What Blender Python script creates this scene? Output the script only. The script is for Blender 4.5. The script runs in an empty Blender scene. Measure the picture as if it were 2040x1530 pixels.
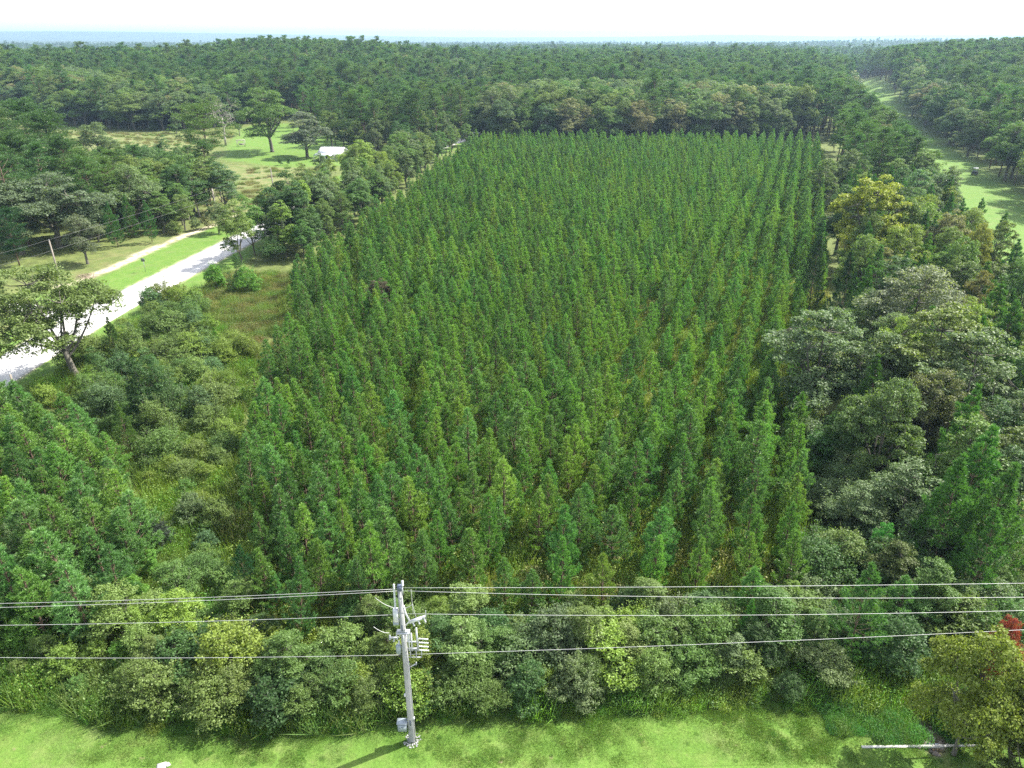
import bpy, math, random
import numpy as np

# ------------------------------------------------------------------ camera, sky, sun, exposure
S = bpy.context.scene
COL = S.collection
CAM_Z, PITCH, FPX = 38.0, math.radians(25.5), 1441.0      # FPX: focal length in pixels of a 2040 px wide frame
cam_data = bpy.data.cameras.new('camera')
cam_data.sensor_width = 36.0
cam_data.lens = 36.0 * FPX / 2040.0
cam_data.clip_start = 0.5
cam_data.clip_end = 60000
cam = bpy.data.objects.new('camera', cam_data)
cam.location = (0, 0, CAM_Z)
cam.rotation_euler = (math.pi / 2 - PITCH, 0, 0)
COL.objects.link(cam)
S.camera = cam

SUN_AZ, SUN_EL = math.radians(64), math.radians(49)       # azimuth clockwise from +Y (the view direction)
world = bpy.data.worlds.new('World')
S.world = world
world.use_nodes = True
wn = world.node_tree.nodes; wl = world.node_tree.links
wn.clear()
sky = wn.new('ShaderNodeTexSky'); sky.sky_type = 'NISHITA'; sky.sun_disc = False
sky.sun_elevation = SUN_EL; sky.sun_rotation = SUN_AZ
sky.air_density = 1.0; sky.dust_density = 3.0; sky.ozone_density = 1.0; sky.altitude = 0
bgn = wn.new('ShaderNodeBackground'); bgn.inputs['Strength'].default_value = 0.135
wo = wn.new('ShaderNodeOutputWorld')
# summer haze whitens the whole sky, most of all low down
tcw = wn.new('ShaderNodeTexCoord'); sep = wn.new('ShaderNodeSeparateXYZ'); wl.new(tcw.outputs['Generated'], sep.inputs[0])
rmp = wn.new('ShaderNodeValToRGB'); wl.new(sep.outputs[2], rmp.inputs[0])
e_ = rmp.color_ramp.elements; e_[0].position = 0.0; e_[0].color = (.95, .95, .95, 1); e_[1].position = 0.9; e_[1].color = (.32, .32, .32, 1)
q_ = e_.new(.25); q_.color = (.6, .6, .6, 1)
mxw = wn.new('ShaderNodeMix'); mxw.data_type = 'RGBA'
wl.new(rmp.outputs[0], mxw.inputs[0]); wl.new(sky.outputs[0], mxw.inputs[6]); mxw.inputs[7].default_value = (4.5, 4.55, 4.5, 1)
wl.new(mxw.outputs[2], bgn.inputs[0]); wl.new(bgn.outputs[0], wo.inputs[0])

sl = bpy.data.lights.new('sun', 'SUN'); sl.energy = 4.6; sl.angle = math.radians(0.53); sl.color = (1.0, 0.955, 0.88)
sun = bpy.data.objects.new('sun', sl)
sd = (math.sin(SUN_AZ) * math.cos(SUN_EL), math.cos(SUN_AZ) * math.cos(SUN_EL), math.sin(SUN_EL))
from mathutils import Vector, Matrix
sun.rotation_euler = Vector(sd).to_track_quat('Z', 'Y').to_euler()
sun.location = (60, 40, 90)
COL.objects.link(sun)

vs = S.view_settings
vs.view_transform = 'Standard'; vs.look = 'None'; vs.gamma = 1.0; vs.use_curve_mapping = False
vs.exposure = 1.55
cy = S.cycles
S.render.engine = 'CYCLES'
cy.max_bounces = 5; cy.diffuse_bounces = 3; cy.glossy_bounces = 1; cy.transmission_bounces = 3
cy.transparent_max_bounces = 4; cy.volume_bounces = 0
cy.use_denoising = False; cy.sample_clamp_indirect = 4.0
cy.caustics_reflective = False; cy.caustics_refractive = False
HAZE_DENSITY = 0.00015

rng = np.random.default_rng(7)
random.seed(7)

# ------------------------------------------------------------------ terrain
def sstep(a, b, x):
    t = np.clip((x - a) / (b - a), 0, 1); return t * t * (3 - 2 * t)

def wob(x, y, s, k=0):
    return (np.sin(x / s + 1.7 * k + 1.3 * np.sin(y / s * 0.7 + k)) + np.sin(y / s * 1.1 + 2.1 * k + 1.1 * np.sin(x / s * 0.8 - k)) +
            0.6 * np.sin((x + y) / s * 1.9 + k)) / 2.6

def H(x, y):
    x = np.asarray(x, float); y = np.asarray(y, float)
    a = x / np.maximum(y, 60.0)
    A = np.interp(a, [-0.75, -0.45, -0.38, -0.34, -0.26, -0.17, -0.075, 0.0, 0.18, 0.36, 0.39, 0.43, 0.47, 0.55, 0.7, 1.0],
                  [9, 9, 11, 14.5, 14, 11, 8, 6, 6.5, 7, 3, 0.5, 8, 12, 15, 16])
    r = np.hypot(x, y)
    h = A * sstep(400, 680, r) * (1 - 0.9 * sstep(740, 1050, r))
    h = h + sstep(420, 560, r) * (1 - sstep(900, 1100, r)) * 2.6 * wob(x, y, 75.0, 6)
    h = h + sstep(900, 1350, r) * (8.0 * wob(x, y, 260.0, 1) - 9.0) * (1 - .6 * sstep(2600, 4200, r))
    h = h + sstep(2300, 3000, r) * (1 - sstep(3300, 4300, r)) * (9 + 12 * wob(x, y, 700.0, 3)) * np.clip(0.5 + 1.2 * a, 0.1, 1.3)
    h = h + sstep(4500, 6200, r) * (1 - 0.5 * sstep(7000, 8500, r)) * (14 + 16 * wob(x, y, 1300.0, 5))
    h = h + sstep(7800, 10500, r) * (1 + .16 * wob(x, y, 1500.0, 2)) * np.interp(a, [-0.8, -0.55, -0.3, -0.15, 0.0, 0.2, 0.25, 0.3, 0.4, 0.5, 0.8], [120, 117, 92, 64, 50, 68, 82, 78, 62, 76, 74])
    return h

SP, CP = math.sin(PITCH), math.cos(PITCH)
def ray(px, py):
    u = (765.0 - py) / FPX
    return np.array([(px - 1020.0) / FPX, CP + u * SP, -SP + u * CP])
def at(px, py, z=0.0):
    """the place whose point z metres above the ground shows at this spot of the 2040x1530 photograph"""
    d = ray(px, py); t = 20.0
    while t < 4000:
        q = d * t
        if CAM_Z + q[2] - z <= float(H(q[0], q[1])): break
        t *= 1.01
    lo, hi = t / 1.01, t
    for _ in range(14):
        m = (lo + hi) / 2; q = d * m
        if CAM_Z + q[2] - z <= float(H(q[0], q[1])): hi = m
        else: lo = m
    q = d * hi
    return np.array([q[0], q[1]])
def proj(x, y, z):
    x = np.asarray(x, float); y = np.asarray(y, float); z = np.asarray(z, float) - CAM_Z
    dep = y * CP - z * SP
    up = y * SP + z * CP
    dep = np.where(dep < 1, 1, dep)
    return 1020 + FPX * x / dep, 765 - FPX * up / dep, dep

def inpoly(x, y, poly):
    x = np.asarray(x, float); y = np.asarray(y, float)
    c = np.zeros(x.shape, bool); n = len(poly)
    for i in range(n):
        x1, y1 = poly[i]; x2, y2 = poly[(i + 1) % n]
        if y1 == y2: continue
        m = ((y1 > y) != (y2 > y)) & (x < (x2 - x1) * (y - y1) / (y2 - y1) + x1)
        c ^= m
    return c
def segdist(x, y, pts):
    best = np.full(np.shape(x), 1e9)
    for (x1, y1), (x2, y2) in zip(pts[:-1], pts[1:]):
        dx, dy = x2 - x1, y2 - y1
        t = np.clip(((x - x1) * dx + (y - y1) * dy) / (dx * dx + dy * dy), 0, 1)
        best = np.minimum(best, np.hypot(x - x1 - t * dx, y - y1 - t * dy))
    return best
def polysd(x, y, poly):
    d = segdist(x, y, list(poly) + [poly[0]])
    return np.where(inpoly(x, y, poly), d, -d)
def pxpoly(pts, z=0.0): return [tuple(at(a, b, z)) for a, b in pts]

# ------------------------------------------------------------------ mesh builder
class MB:
    def __init__(s): s.V = []; s.F = []; s.M = []; s.A = []; s.n = 0
    def add(s, v, f, mat=0, attr=None):
        v = np.asarray(v, np.float32).reshape(-1, 3); f = np.asarray(f, np.int32)
        s.V.append(v); s.F.append(f + s.n); s.M.append(np.full(len(f), mat, np.int32))
        s.A.append(np.asarray(attr, np.float32) if attr is not None else rng.random(len(f)).astype(np.float32)); s.n += len(v)
    def mesh(s, name, mats=(), smooth=False, attr=False):
        me = bpy.data.meshes.new(name)
        if not s.V: return me
        V = np.concatenate(s.V)
        ls = np.concatenate([f.reshape(-1) for f in s.F]); sizes = np.concatenate([np.full(len(f), f.shape[1], np.int32) for f in s.F])
        st = np.concatenate([[0], np.cumsum(sizes)[:-1]]).astype(np.int32)
        me.vertices.add(len(V)); me.vertices.foreach_set('co', V.ravel())
        me.loops.add(len(ls)); me.loops.foreach_set('vertex_index', ls)
        me.polygons.add(len(sizes)); me.polygons.foreach_set('loop_start', st)
        me.polygons.foreach_set('material_index', np.concatenate(s.M))
        if smooth: me.polygons.foreach_set('use_smooth', np.ones(len(sizes), bool))
        for m in mats: me.materials.append(m)
        if attr:
            at_ = me.attributes.new('v', 'FLOAT', 'FACE'); at_.data.foreach_set('value', np.concatenate(s.A))
        me.update(calc_edges=True)
        return me
    def box(s, c, size, rz=0.0, tilt=0.0, mat=0):
        sx, sy, sz = [q / 2 for q in size]
        v = np.array([(a * sx, b * sy, d * sz) for a in (-1, 1) for b in (-1, 1) for d in (-1, 1)], float)
        if tilt:
            ca, sa = math.cos(tilt), math.sin(tilt); v = np.c_[v[:, 0] * ca + v[:, 2] * sa, v[:, 1], -v[:, 0] * sa + v[:, 2] * ca]
        if rz:
            ca, sa = math.cos(rz), math.sin(rz); v = np.c_[v[:, 0] * ca - v[:, 1] * sa, v[:, 0] * sa + v[:, 1] * ca, v[:, 2]]
        s.add(v + np.array(c, float), [(0, 1, 3, 2), (4, 6, 7, 5), (0, 4, 5, 1), (2, 3, 7, 6), (0, 2, 6, 4), (1, 5, 7, 3)], mat)
    def tube(s, pts, r, k=6, mat=0, cap=True):
        pts = np.asarray(pts, float); n = len(pts); r = np.broadcast_to(np.asarray(r, float), (n,))
        T = np.gradient(pts, axis=0); T /= np.linalg.norm(T, axis=1)[:, None] + 1e-9
        ref = np.array([0, 0, 1.0]) if abs(T[0, 2]) < 0.9 else np.array([1.0, 0, 0])
        A = np.cross(T, ref); A /= np.linalg.norm(A, axis=1)[:, None] + 1e-9
        B = np.cross(T, A)
        th = np.arange(k) * 2 * math.pi / k + (math.pi / 4 if k == 4 else 0)
        V = pts[:, None, :] + r[:, None, None] * (np.cos(th)[None, :, None] * A[:, None, :] + np.sin(th)[None, :, None] * B[:, None, :])
        i = np.arange(n - 1)[:, None] * k; j = np.arange(k)[None, :]; j2 = (j + 1) % k
        F = np.stack([i + j, i + j2, i + k + j2, i + k + j], -1).reshape(-1, 4)
        s.add(V.reshape(-1, 3), F, mat)
        if cap:
            b = s.n - n * k
            for o, rev in ((0, 1), ((n - 1) * k, 0)):
                f = [b + o + q for q in range(k)]
                if rev: f = f[::-1]
                s.F.append(np.array([f], np.int32)); s.M.append(np.array([mat], np.int32)); s.A.append(np.array([.5], np.float32))
    def lathe(s, c, prof, k=10, mat=0, axis=None):
        pts = np.array([(0, 0, z) for z, _ in prof], float); r = [q for _, q in prof]
        if axis is not None:
            ax = np.array(axis, float); ax /= np.linalg.norm(ax); pts = np.array([ax * z for z, _ in prof])
        T = pts[-1] - pts[0]; T /= np.linalg.norm(T)
        ref = np.array([1.0, 0, 0]) if abs(T[0]) < 0.9 else np.array([0, 1.0, 0])
        A = np.cross(T, ref); A /= np.linalg.norm(A); B = np.cross(T, A)
        th = np.arange(k) * 2 * math.pi / k; n = len(prof)
        V = np.array(c, float) + pts[:, None, :] + np.array(r)[:, None, None] * (np.cos(th)[None, :, None] * A + np.sin(th)[None, :, None] * B)
        i = np.arange(n - 1)[:, None] * k; j = np.arange(k)[None, :]; j2 = (j + 1) % k
        F = np.stack([i + j, i + j2, i + k + j2, i + k + j], -1).reshape(-1, 4)
        s.add(V.reshape(-1, 3), F, mat)
    def quads(s, c, nrm, size, asp=0.6, mat=0):
        """diamond leaf clumps at centres c facing nrm"""
        c = np.asarray(c, float); n = len(c)
        nrm = nrm / (np.linalg.norm(nrm, axis=1)[:, None] + 1e-9)
        q = rng.normal(size=(n, 3)); a = np.cross(nrm, q); a /= np.linalg.norm(a, axis=1)[:, None] + 1e-9
        b = np.cross(nrm, a); size = np.broadcast_to(size, (n,))[:, None]
        sag = nrm * size * 0.12
        V = np.stack([c - a * size, c + b * size * asp - sag * 0, c + a * size - sag, c - b * size * asp], 1)
        s.add(V.reshape(-1, 3), np.arange(4 * n).reshape(n, 4), mat)
    def blades(s, c, d, L, w, mat=0):
        n = len(c); d = d / (np.linalg.norm(d, axis=1)[:, None] + 1e-9)
        q = np.cross(d, rng.normal(size=(n, 3))); q /= np.linalg.norm(q, axis=1)[:, None] + 1e-9
        L = np.broadcast_to(L, (n,))[:, None]; w = np.broadcast_to(w, (n,))[:, None]
        V = np.stack([c - q * w / 2, c + q * w / 2, c + d * L + q * w * .12, ], 1)
        s.add(V.reshape(-1, 3), np.arange(3 * n).reshape(n, 3), mat)

def link(name, me, parent=None, loc=None, **props):
    o = bpy.data.objects.new(name, me); COL.objects.link(o)
    if parent is not None: o.parent = parent
    if loc is not None: o.location = loc
    for k, v in props.items(): o[k] = v
    return o
def thing(name, label, cat, loc=(0, 0, 0), rz=0.0, group=None, scale=None):
    o = bpy.data.objects.new(name, None); COL.objects.link(o)
    o.empty_display_size = 0.5
    o.location = loc; o.rotation_euler = (0, 0, rz)
    if scale is not None: o.scale = scale
    o['label'] = label; o['category'] = cat
    if group: o['group'] = group
    return o

# ------------------------------------------------------------------ materials
def newmat(name):
    m = bpy.data.materials.new(name); m.use_nodes = True
    nt = m.node_tree; nt.nodes.clear()
    return m, nt.nodes, nt.links
def inp(n, k, v): n.inputs[k].default_value = v; return n
def ramp(N, L, fac, stops):
    r = N.new('ShaderNodeValToRGB'); L.new(fac, r.inputs[0]); e = r.color_ramp.elements
    e[0].position, e[0].color = stops[0][0], (*stops[0][1], 1); e[1].position, e[1].color = stops[-1][0], (*stops[-1][1], 1)
    for p, c in stops[1:-1]:
        q = e.new(p); q.color = (*c, 1)
    return r.outputs[0]
def noise(N, L, vec, scale, detail=3.0, rough=0.6):
    n = N.new('ShaderNodeTexNoise'); n.inputs['Scale'].default_value = scale; n.inputs['Detail'].default_value = detail
    n.inputs['Roughness'].default_value = rough
    if vec is not None: L.new(vec, n.inputs['Vector'])
    return n.outputs['Fac']
def mixc(N, L, a, b, f, mode='MIX'):
    m = N.new('ShaderNodeMix'); m.data_type = 'RGBA'; m.blend_type = mode
    for sock, v in ((m.inputs[0], f), (m.inputs[6], a), (m.inputs[7], b)):
        if hasattr(v, 'links'): L.new(v, sock)
        else: sock.default_value = v if not isinstance(v, tuple) else (*v, 1)
    return m.outputs[2]
def math_(N, L, op, a, b=None, c=None):
    m = N.new('ShaderNodeMath'); m.operation = op
    for i, v in enumerate((a, b, c)):
        if v is None: continue
        if hasattr(v, 'links'): L.new(v, m.inputs[i])
        else: m.inputs[i].default_value = v
    return m.outputs[0]

def leaf_mat(name, spec=0.35, rough=0.5, trans=0.38, tcol=(1.25, 1.35, 0.45), spread=0.45):
    """colour = the tint of the tree it is on, varied per leaf and per tree"""
    m, N, L = newmat(name)
    tint = N.new('ShaderNodeAttribute'); tint.attribute_type = 'INSTANCER'; tint.attribute_name = 'tint'
    v = N.new('ShaderNodeAttribute'); v.attribute_type = 'GEOMETRY'; v.attribute_name = 'v'
    oi = N.new('ShaderNodeObjectInfo')
    g = math_(N, L, 'MULTIPLY_ADD', v.outputs['Fac'], spread * 2, 1 - spread)
    col = mixc(N, L, tint.outputs['Color'], (0, 0, 0), 0.0)
    vm = N.new('ShaderNodeVectorMath'); vm.operation = 'SCALE'; L.new(col, vm.inputs[0]); L.new(g, vm.inputs['Scale'])
    hs = N.new('ShaderNodeHueSaturation'); L.new(vm.outputs[0], hs.inputs['Color'])
    L.new(math_(N, L, 'MULTIPLY_ADD', oi.outputs['Random'], 0.022, 0.494), hs.inputs['Hue'])
    L.new(math_(N, L, 'MULTIPLY_ADD', v.outputs['Fac'], -0.25, 1.12), hs.inputs['Saturation'])
    p = N.new('ShaderNodeBsdfPrincipled'); L.new(hs.outputs[0], p.inputs['Base Color'])
    inp(p, 'Roughness', rough); inp(p, 'Specular IOR Level', spec)
    t = N.new('ShaderNodeBsdfTranslucent')
    L.new(mixc(N, L, hs.outputs[0], tcol, 1.0, 'MULTIPLY'), t.inputs['Color'])
    mx = N.new('ShaderNodeMixShader'); mx.inputs[0].default_value = trans
    L.new(p.outputs[0], mx.inputs[1]); L.new(t.outputs[0], mx.inputs[2])
    o = N.new('ShaderNodeOutputMaterial'); L.new(mx.outputs[0], o.inputs[0])
    return m
def rough_mat(name, c1, c2, scale=3.0, rough=0.8, metal=0.0, bump=0.0, bscale=None, detail=4.0, stretch=None):
    m, N, L = newmat(name)
    tc = N.new('ShaderNodeTexCoord'); vec = tc.outputs['Object']
    if stretch:
        mp = N.new('ShaderNodeMapping'); mp.inputs['Scale'].default_value = stretch; L.new(vec, mp.inputs[0]); vec = mp.outputs[0]
    f = noise(N, L, vec, scale, detail)
    c = ramp(N, L, f, [(0.3, c1), (0.7, c2)])
    p = N.new('ShaderNodeBsdfPrincipled'); L.new(c, p.inputs['Base Color']); inp(p, 'Roughness', rough); inp(p, 'Metallic', metal)
    if bump:
        b = N.new('ShaderNodeBump'); b.inputs['Strength'].default_value = bump; b.inputs['Distance'].default_value = 0.02
        L.new(noise(N, L, vec, bscale or scale * 4, 4), b.inputs['Height']); L.new(b.outputs[0], p.inputs['Normal'])
    o = N.new('ShaderNodeOutputMaterial'); L.new(p.outputs[0], o.inputs[0])
    return m

M_NEEDLE = leaf_mat('pine_needles', spec=0.35, rough=0.42, trans=0.34, tcol=(1.15, 1.35, 0.45), spread=0.4)
M_LEAF = leaf_mat('broad_leaves', spec=0.2, rough=0.5, trans=0.38, spread=0.42)
M_GRASS = leaf_mat('grass_blades', spec=0.25, rough=0.6, trans=0.35, spread=0.35)
M_BARK = rough_mat('bark', (0.045, 0.042, 0.032), (0.15, 0.14, 0.11), 2.0, 0.9, stretch=(3, 3, .6))
M_BARKR = rough_mat('pine_bark', (0.06, 0.04, 0.028), (0.17, 0.11, 0.075), 2.0, 0.9, stretch=(3, 3, .6))
M_DEAD = rough_mat('bare_wood', (0.28, 0.25, 0.22), (0.46, 0.42, 0.38), 2.0, 0.9)
M_CONC = rough_mat('pale_concrete', (0.22, 0.225, 0.23), (0.36, 0.36, 0.355), 1.2, 0.75, bump=0.2, bscale=18)
M_KERB = rough_mat('weathered_kerb', (0.42, 0.41, 0.38), (0.60, 0.58, 0.54), 1.2, 0.8)
M_WHITE = rough_mat('white_insulator', (0.45, 0.46, 0.50), (0.66, 0.66, 0.68), 5, 0.4)
M_GREY = rough_mat('grey_enamel', (0.20, 0.24, 0.27), (0.30, 0.34, 0.37), 3, 0.45)
M_STEEL = rough_mat('galvanised_steel', (0.28, 0.30, 0.33), (0.45, 0.46, 0.49), 8, 0.45, metal=0.5)
M_DARK = rough_mat('dark_cap', (0.05, 0.07, 0.12), (0.09, 0.11, 0.16), 4, 0.5)
M_WIRE = rough_mat('aluminium_wire', (0.42, 0.42, 0.42), (0.55, 0.55, 0.55), 30, 0.5, metal=0.25)
M_WOODP = rough_mat('weathered_pole_wood', (0.14, 0.12, 0.10), (0.27, 0.24, 0.20), 2, 0.85, stretch=(4, 4, .4))

# ------------------------------------------------------------------ tree meshes
UP = np.array([0, 0, 1.0])
def norm(v): return v / (np.linalg.norm(v) + 1e-9)

def tufts(mb, P, D, L, w, nb, spread, mat=0):
    """nb needles-bundles fanning out of each point P along D"""
    P = np.repeat(np.asarray(P), nb, 0); D = np.repeat(np.asarray(D), nb, 0)
    D = D / (np.linalg.norm(D, axis=1)[:, None] + 1e-9)
    D = D + rng.normal(size=D.shape) * spread
    n = len(P)
    mb.blades(P + rng.normal(size=P.shape) * 0.02, D, L * rng.uniform(.7, 1.15, n), w * rng.uniform(.7, 1.2, n), mat)

def young_pine(seed, Ht=7.0, R=1.5, gap=0.115, nb=8, L=0.23, w=0.042, lean=0.15, step=.52):
    global rng; keep = rng; rng = np.random.default_rng(seed)
    tb, cb = MB(), MB()
    sway = rng.normal(size=2) * lean
    def ax(z): t = z / Ht; return np.array([sway[0] * math.sin(t * 3), sway[1] * math.sin(t * 2.6), z])
    zs = np.linspace(0, Ht * .97, 9)
    tb.tube([ax(z) for z in zs], np.interp(zs, [0, Ht], [0.095, 0.018]), 6)
    P, D = [], []
    def shoot(p, d, l, up):
        """a bottle-brush shoot that turns upwards"""
        m = max(2, int(l / gap)); q = np.array(p, float); st = l / m
        for j in range(m):
            f = (j + 1) / m; dd = norm(d * (1 - up * f) + UP * up * f * 1.3); q = q + dd * st
            if j >= m * .15: P.append(q.copy()); D.append(dd + UP * .1)
        P.append(q + dd * .03); D.append(dd + UP * .3); P.append(q.copy()); D.append(dd)
    z = 0.7
    asym = rng.uniform(0.75, 1.2, 8)
    while z < Ht - 0.25:
        t = z / Ht
        Rz = R * 1.08 * min((t / .26 + .35) ** .6, 1.0) * (1 - t) ** .60 * (1 if t < .62 else 1 - (t - .62) * 1.85) + .10
        nbh = int(rng.integers(4, 7)) if t < .9 else 3
        a0 = rng.uniform(0, 6.28)
        el0 = math.radians(np.interp(t, [0, .3, .7, 1], [2, 20, 38, 62]) + rng.normal() * 5)
        for k in range(nbh):
            a = a0 + k * 2 * math.pi / nbh + rng.normal() * .25
            Lb = Rz * rng.uniform(.62, 1.2) * asym[int(a / 6.2832 * 8) % 8]
            if rng.random() < .06: continue
            h = np.array([math.cos(a), math.sin(a), 0]); base = ax(z)
            q = lambda s: base + h * Lb * s * math.cos(el0) * (1 - .1 * s) + UP * Lb * (s * math.sin(el0) + .22 * s * s)
            tb.tube([q(0), q(.4), q(.75)], [.022, .014, .008], 3, cap=False)
            d0 = norm(q(.6) - q(.45))
            shoot(q(.42), d0, Lb * .62, .45)
            for s in (.42, .62) if Lb > .55 else (.5,):
                for sg in (-1, 1):
                    side = np.array([-h[1], h[0], 0]) * sg
                    dd = norm(h * .8 + side * rng.uniform(.55, .95) + UP * rng.uniform(.1, .4))
                    shoot(q(s), dd, (Lb * .5 * (1.2 - s) + .12) * rng.uniform(.7, 1.25), .55)
            if Lb > 1.0:
                for sg in (-1, 1):
                    side = np.array([-h[1], h[0], 0]) * sg
                    shoot(q(.8), norm(h * .9 + side * .5 + UP * .3), Lb * .28 * rng.uniform(.7, 1.3), .6)
        z += np.interp(t, [0, 1], [step, step * .68]) * rng.uniform(.8, 1.2)
    shoot(ax(Ht - .75), UP + rng.normal(size=3) * .04, .8, .3)
    tufts(cb, P, D, L, w, nb, .50)
    rng = keep
    return tb, cb

def tall_pine(seed, Ht=22.0, R=3.6, crown=0.5, nbr=46, pads=6, ntuft=15, nb=6, L=0.42, w=0.085, flat=False):
    global rng; keep = rng; rng = np.random.default_rng(seed)
    tb, cb = MB(), MB()
    sw = rng.normal(size=4) * .35
    def ax(z): t = z / Ht; return np.array([sw[0] * math.sin(t * 3 + sw[2]), sw[1] * math.sin(t * 2.4 + sw[3]), z])
    zs = np.linspace(0, Ht * .96, 10)
    tb.tube([ax(z) for z in zs], np.interp(zs, [0, Ht * .5, Ht], [0.26, 0.19, 0.05]), 7)
    P, D = [], []
    for i in range(nbr):
        t = crown + (1 - crown) * (i + rng.random()) / nbr
        tt = (t - crown) / (1 - crown)
        Rz = R * (0.6 + .9 * tt - 1.2 * tt ** 4 + (.2 if flat else 0)) * rng.uniform(.55, 1.2)
        Rz = max(Rz, .5)
        a = rng.uniform(0, 6.28); el = math.radians(np.interp(tt, [0, .5, 1], [-6, 18, 50]) + rng.normal() * 10)
        h = np.array([math.cos(a), math.sin(a), 0]); b0 = ax(t * Ht * .97)
        q = lambda s: b0 + h * Rz * s * math.cos(el) + UP * (Rz * math.sin(el) * s + .16 * Rz * s * s)
        tb.tube([q(0), q(.5), q(.95)], [.06, .04, .015], 4, cap=False)
        for k in range(pads):
            s = rng.uniform(.45, 1.0) if k else 1.0
            c = q(s) + np.array([*(rng.normal(size=2) * .22 * Rz * s), rng.uniform(0, .3)])
            rp = rng.uniform(.38, .75) * (R / 3.6)
            u = rng.normal(size=(ntuft, 3)); u /= np.linalg.norm(u, axis=1)[:, None]
            u[:, 2] = np.abs(u[:, 2]) * .8 - .15
            pts = c + u * rp * np.array([1.15, 1.15, .7]) * rng.uniform(.5, 1.0, ntuft)[:, None]
            P.append(pts); D.append(u + UP * .55)
    P = np.concatenate(P); D = np.concatenate(D)
    tufts(cb, P, D, L, w, nb, .5)
    rng = keep
    return tb, cb

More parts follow.
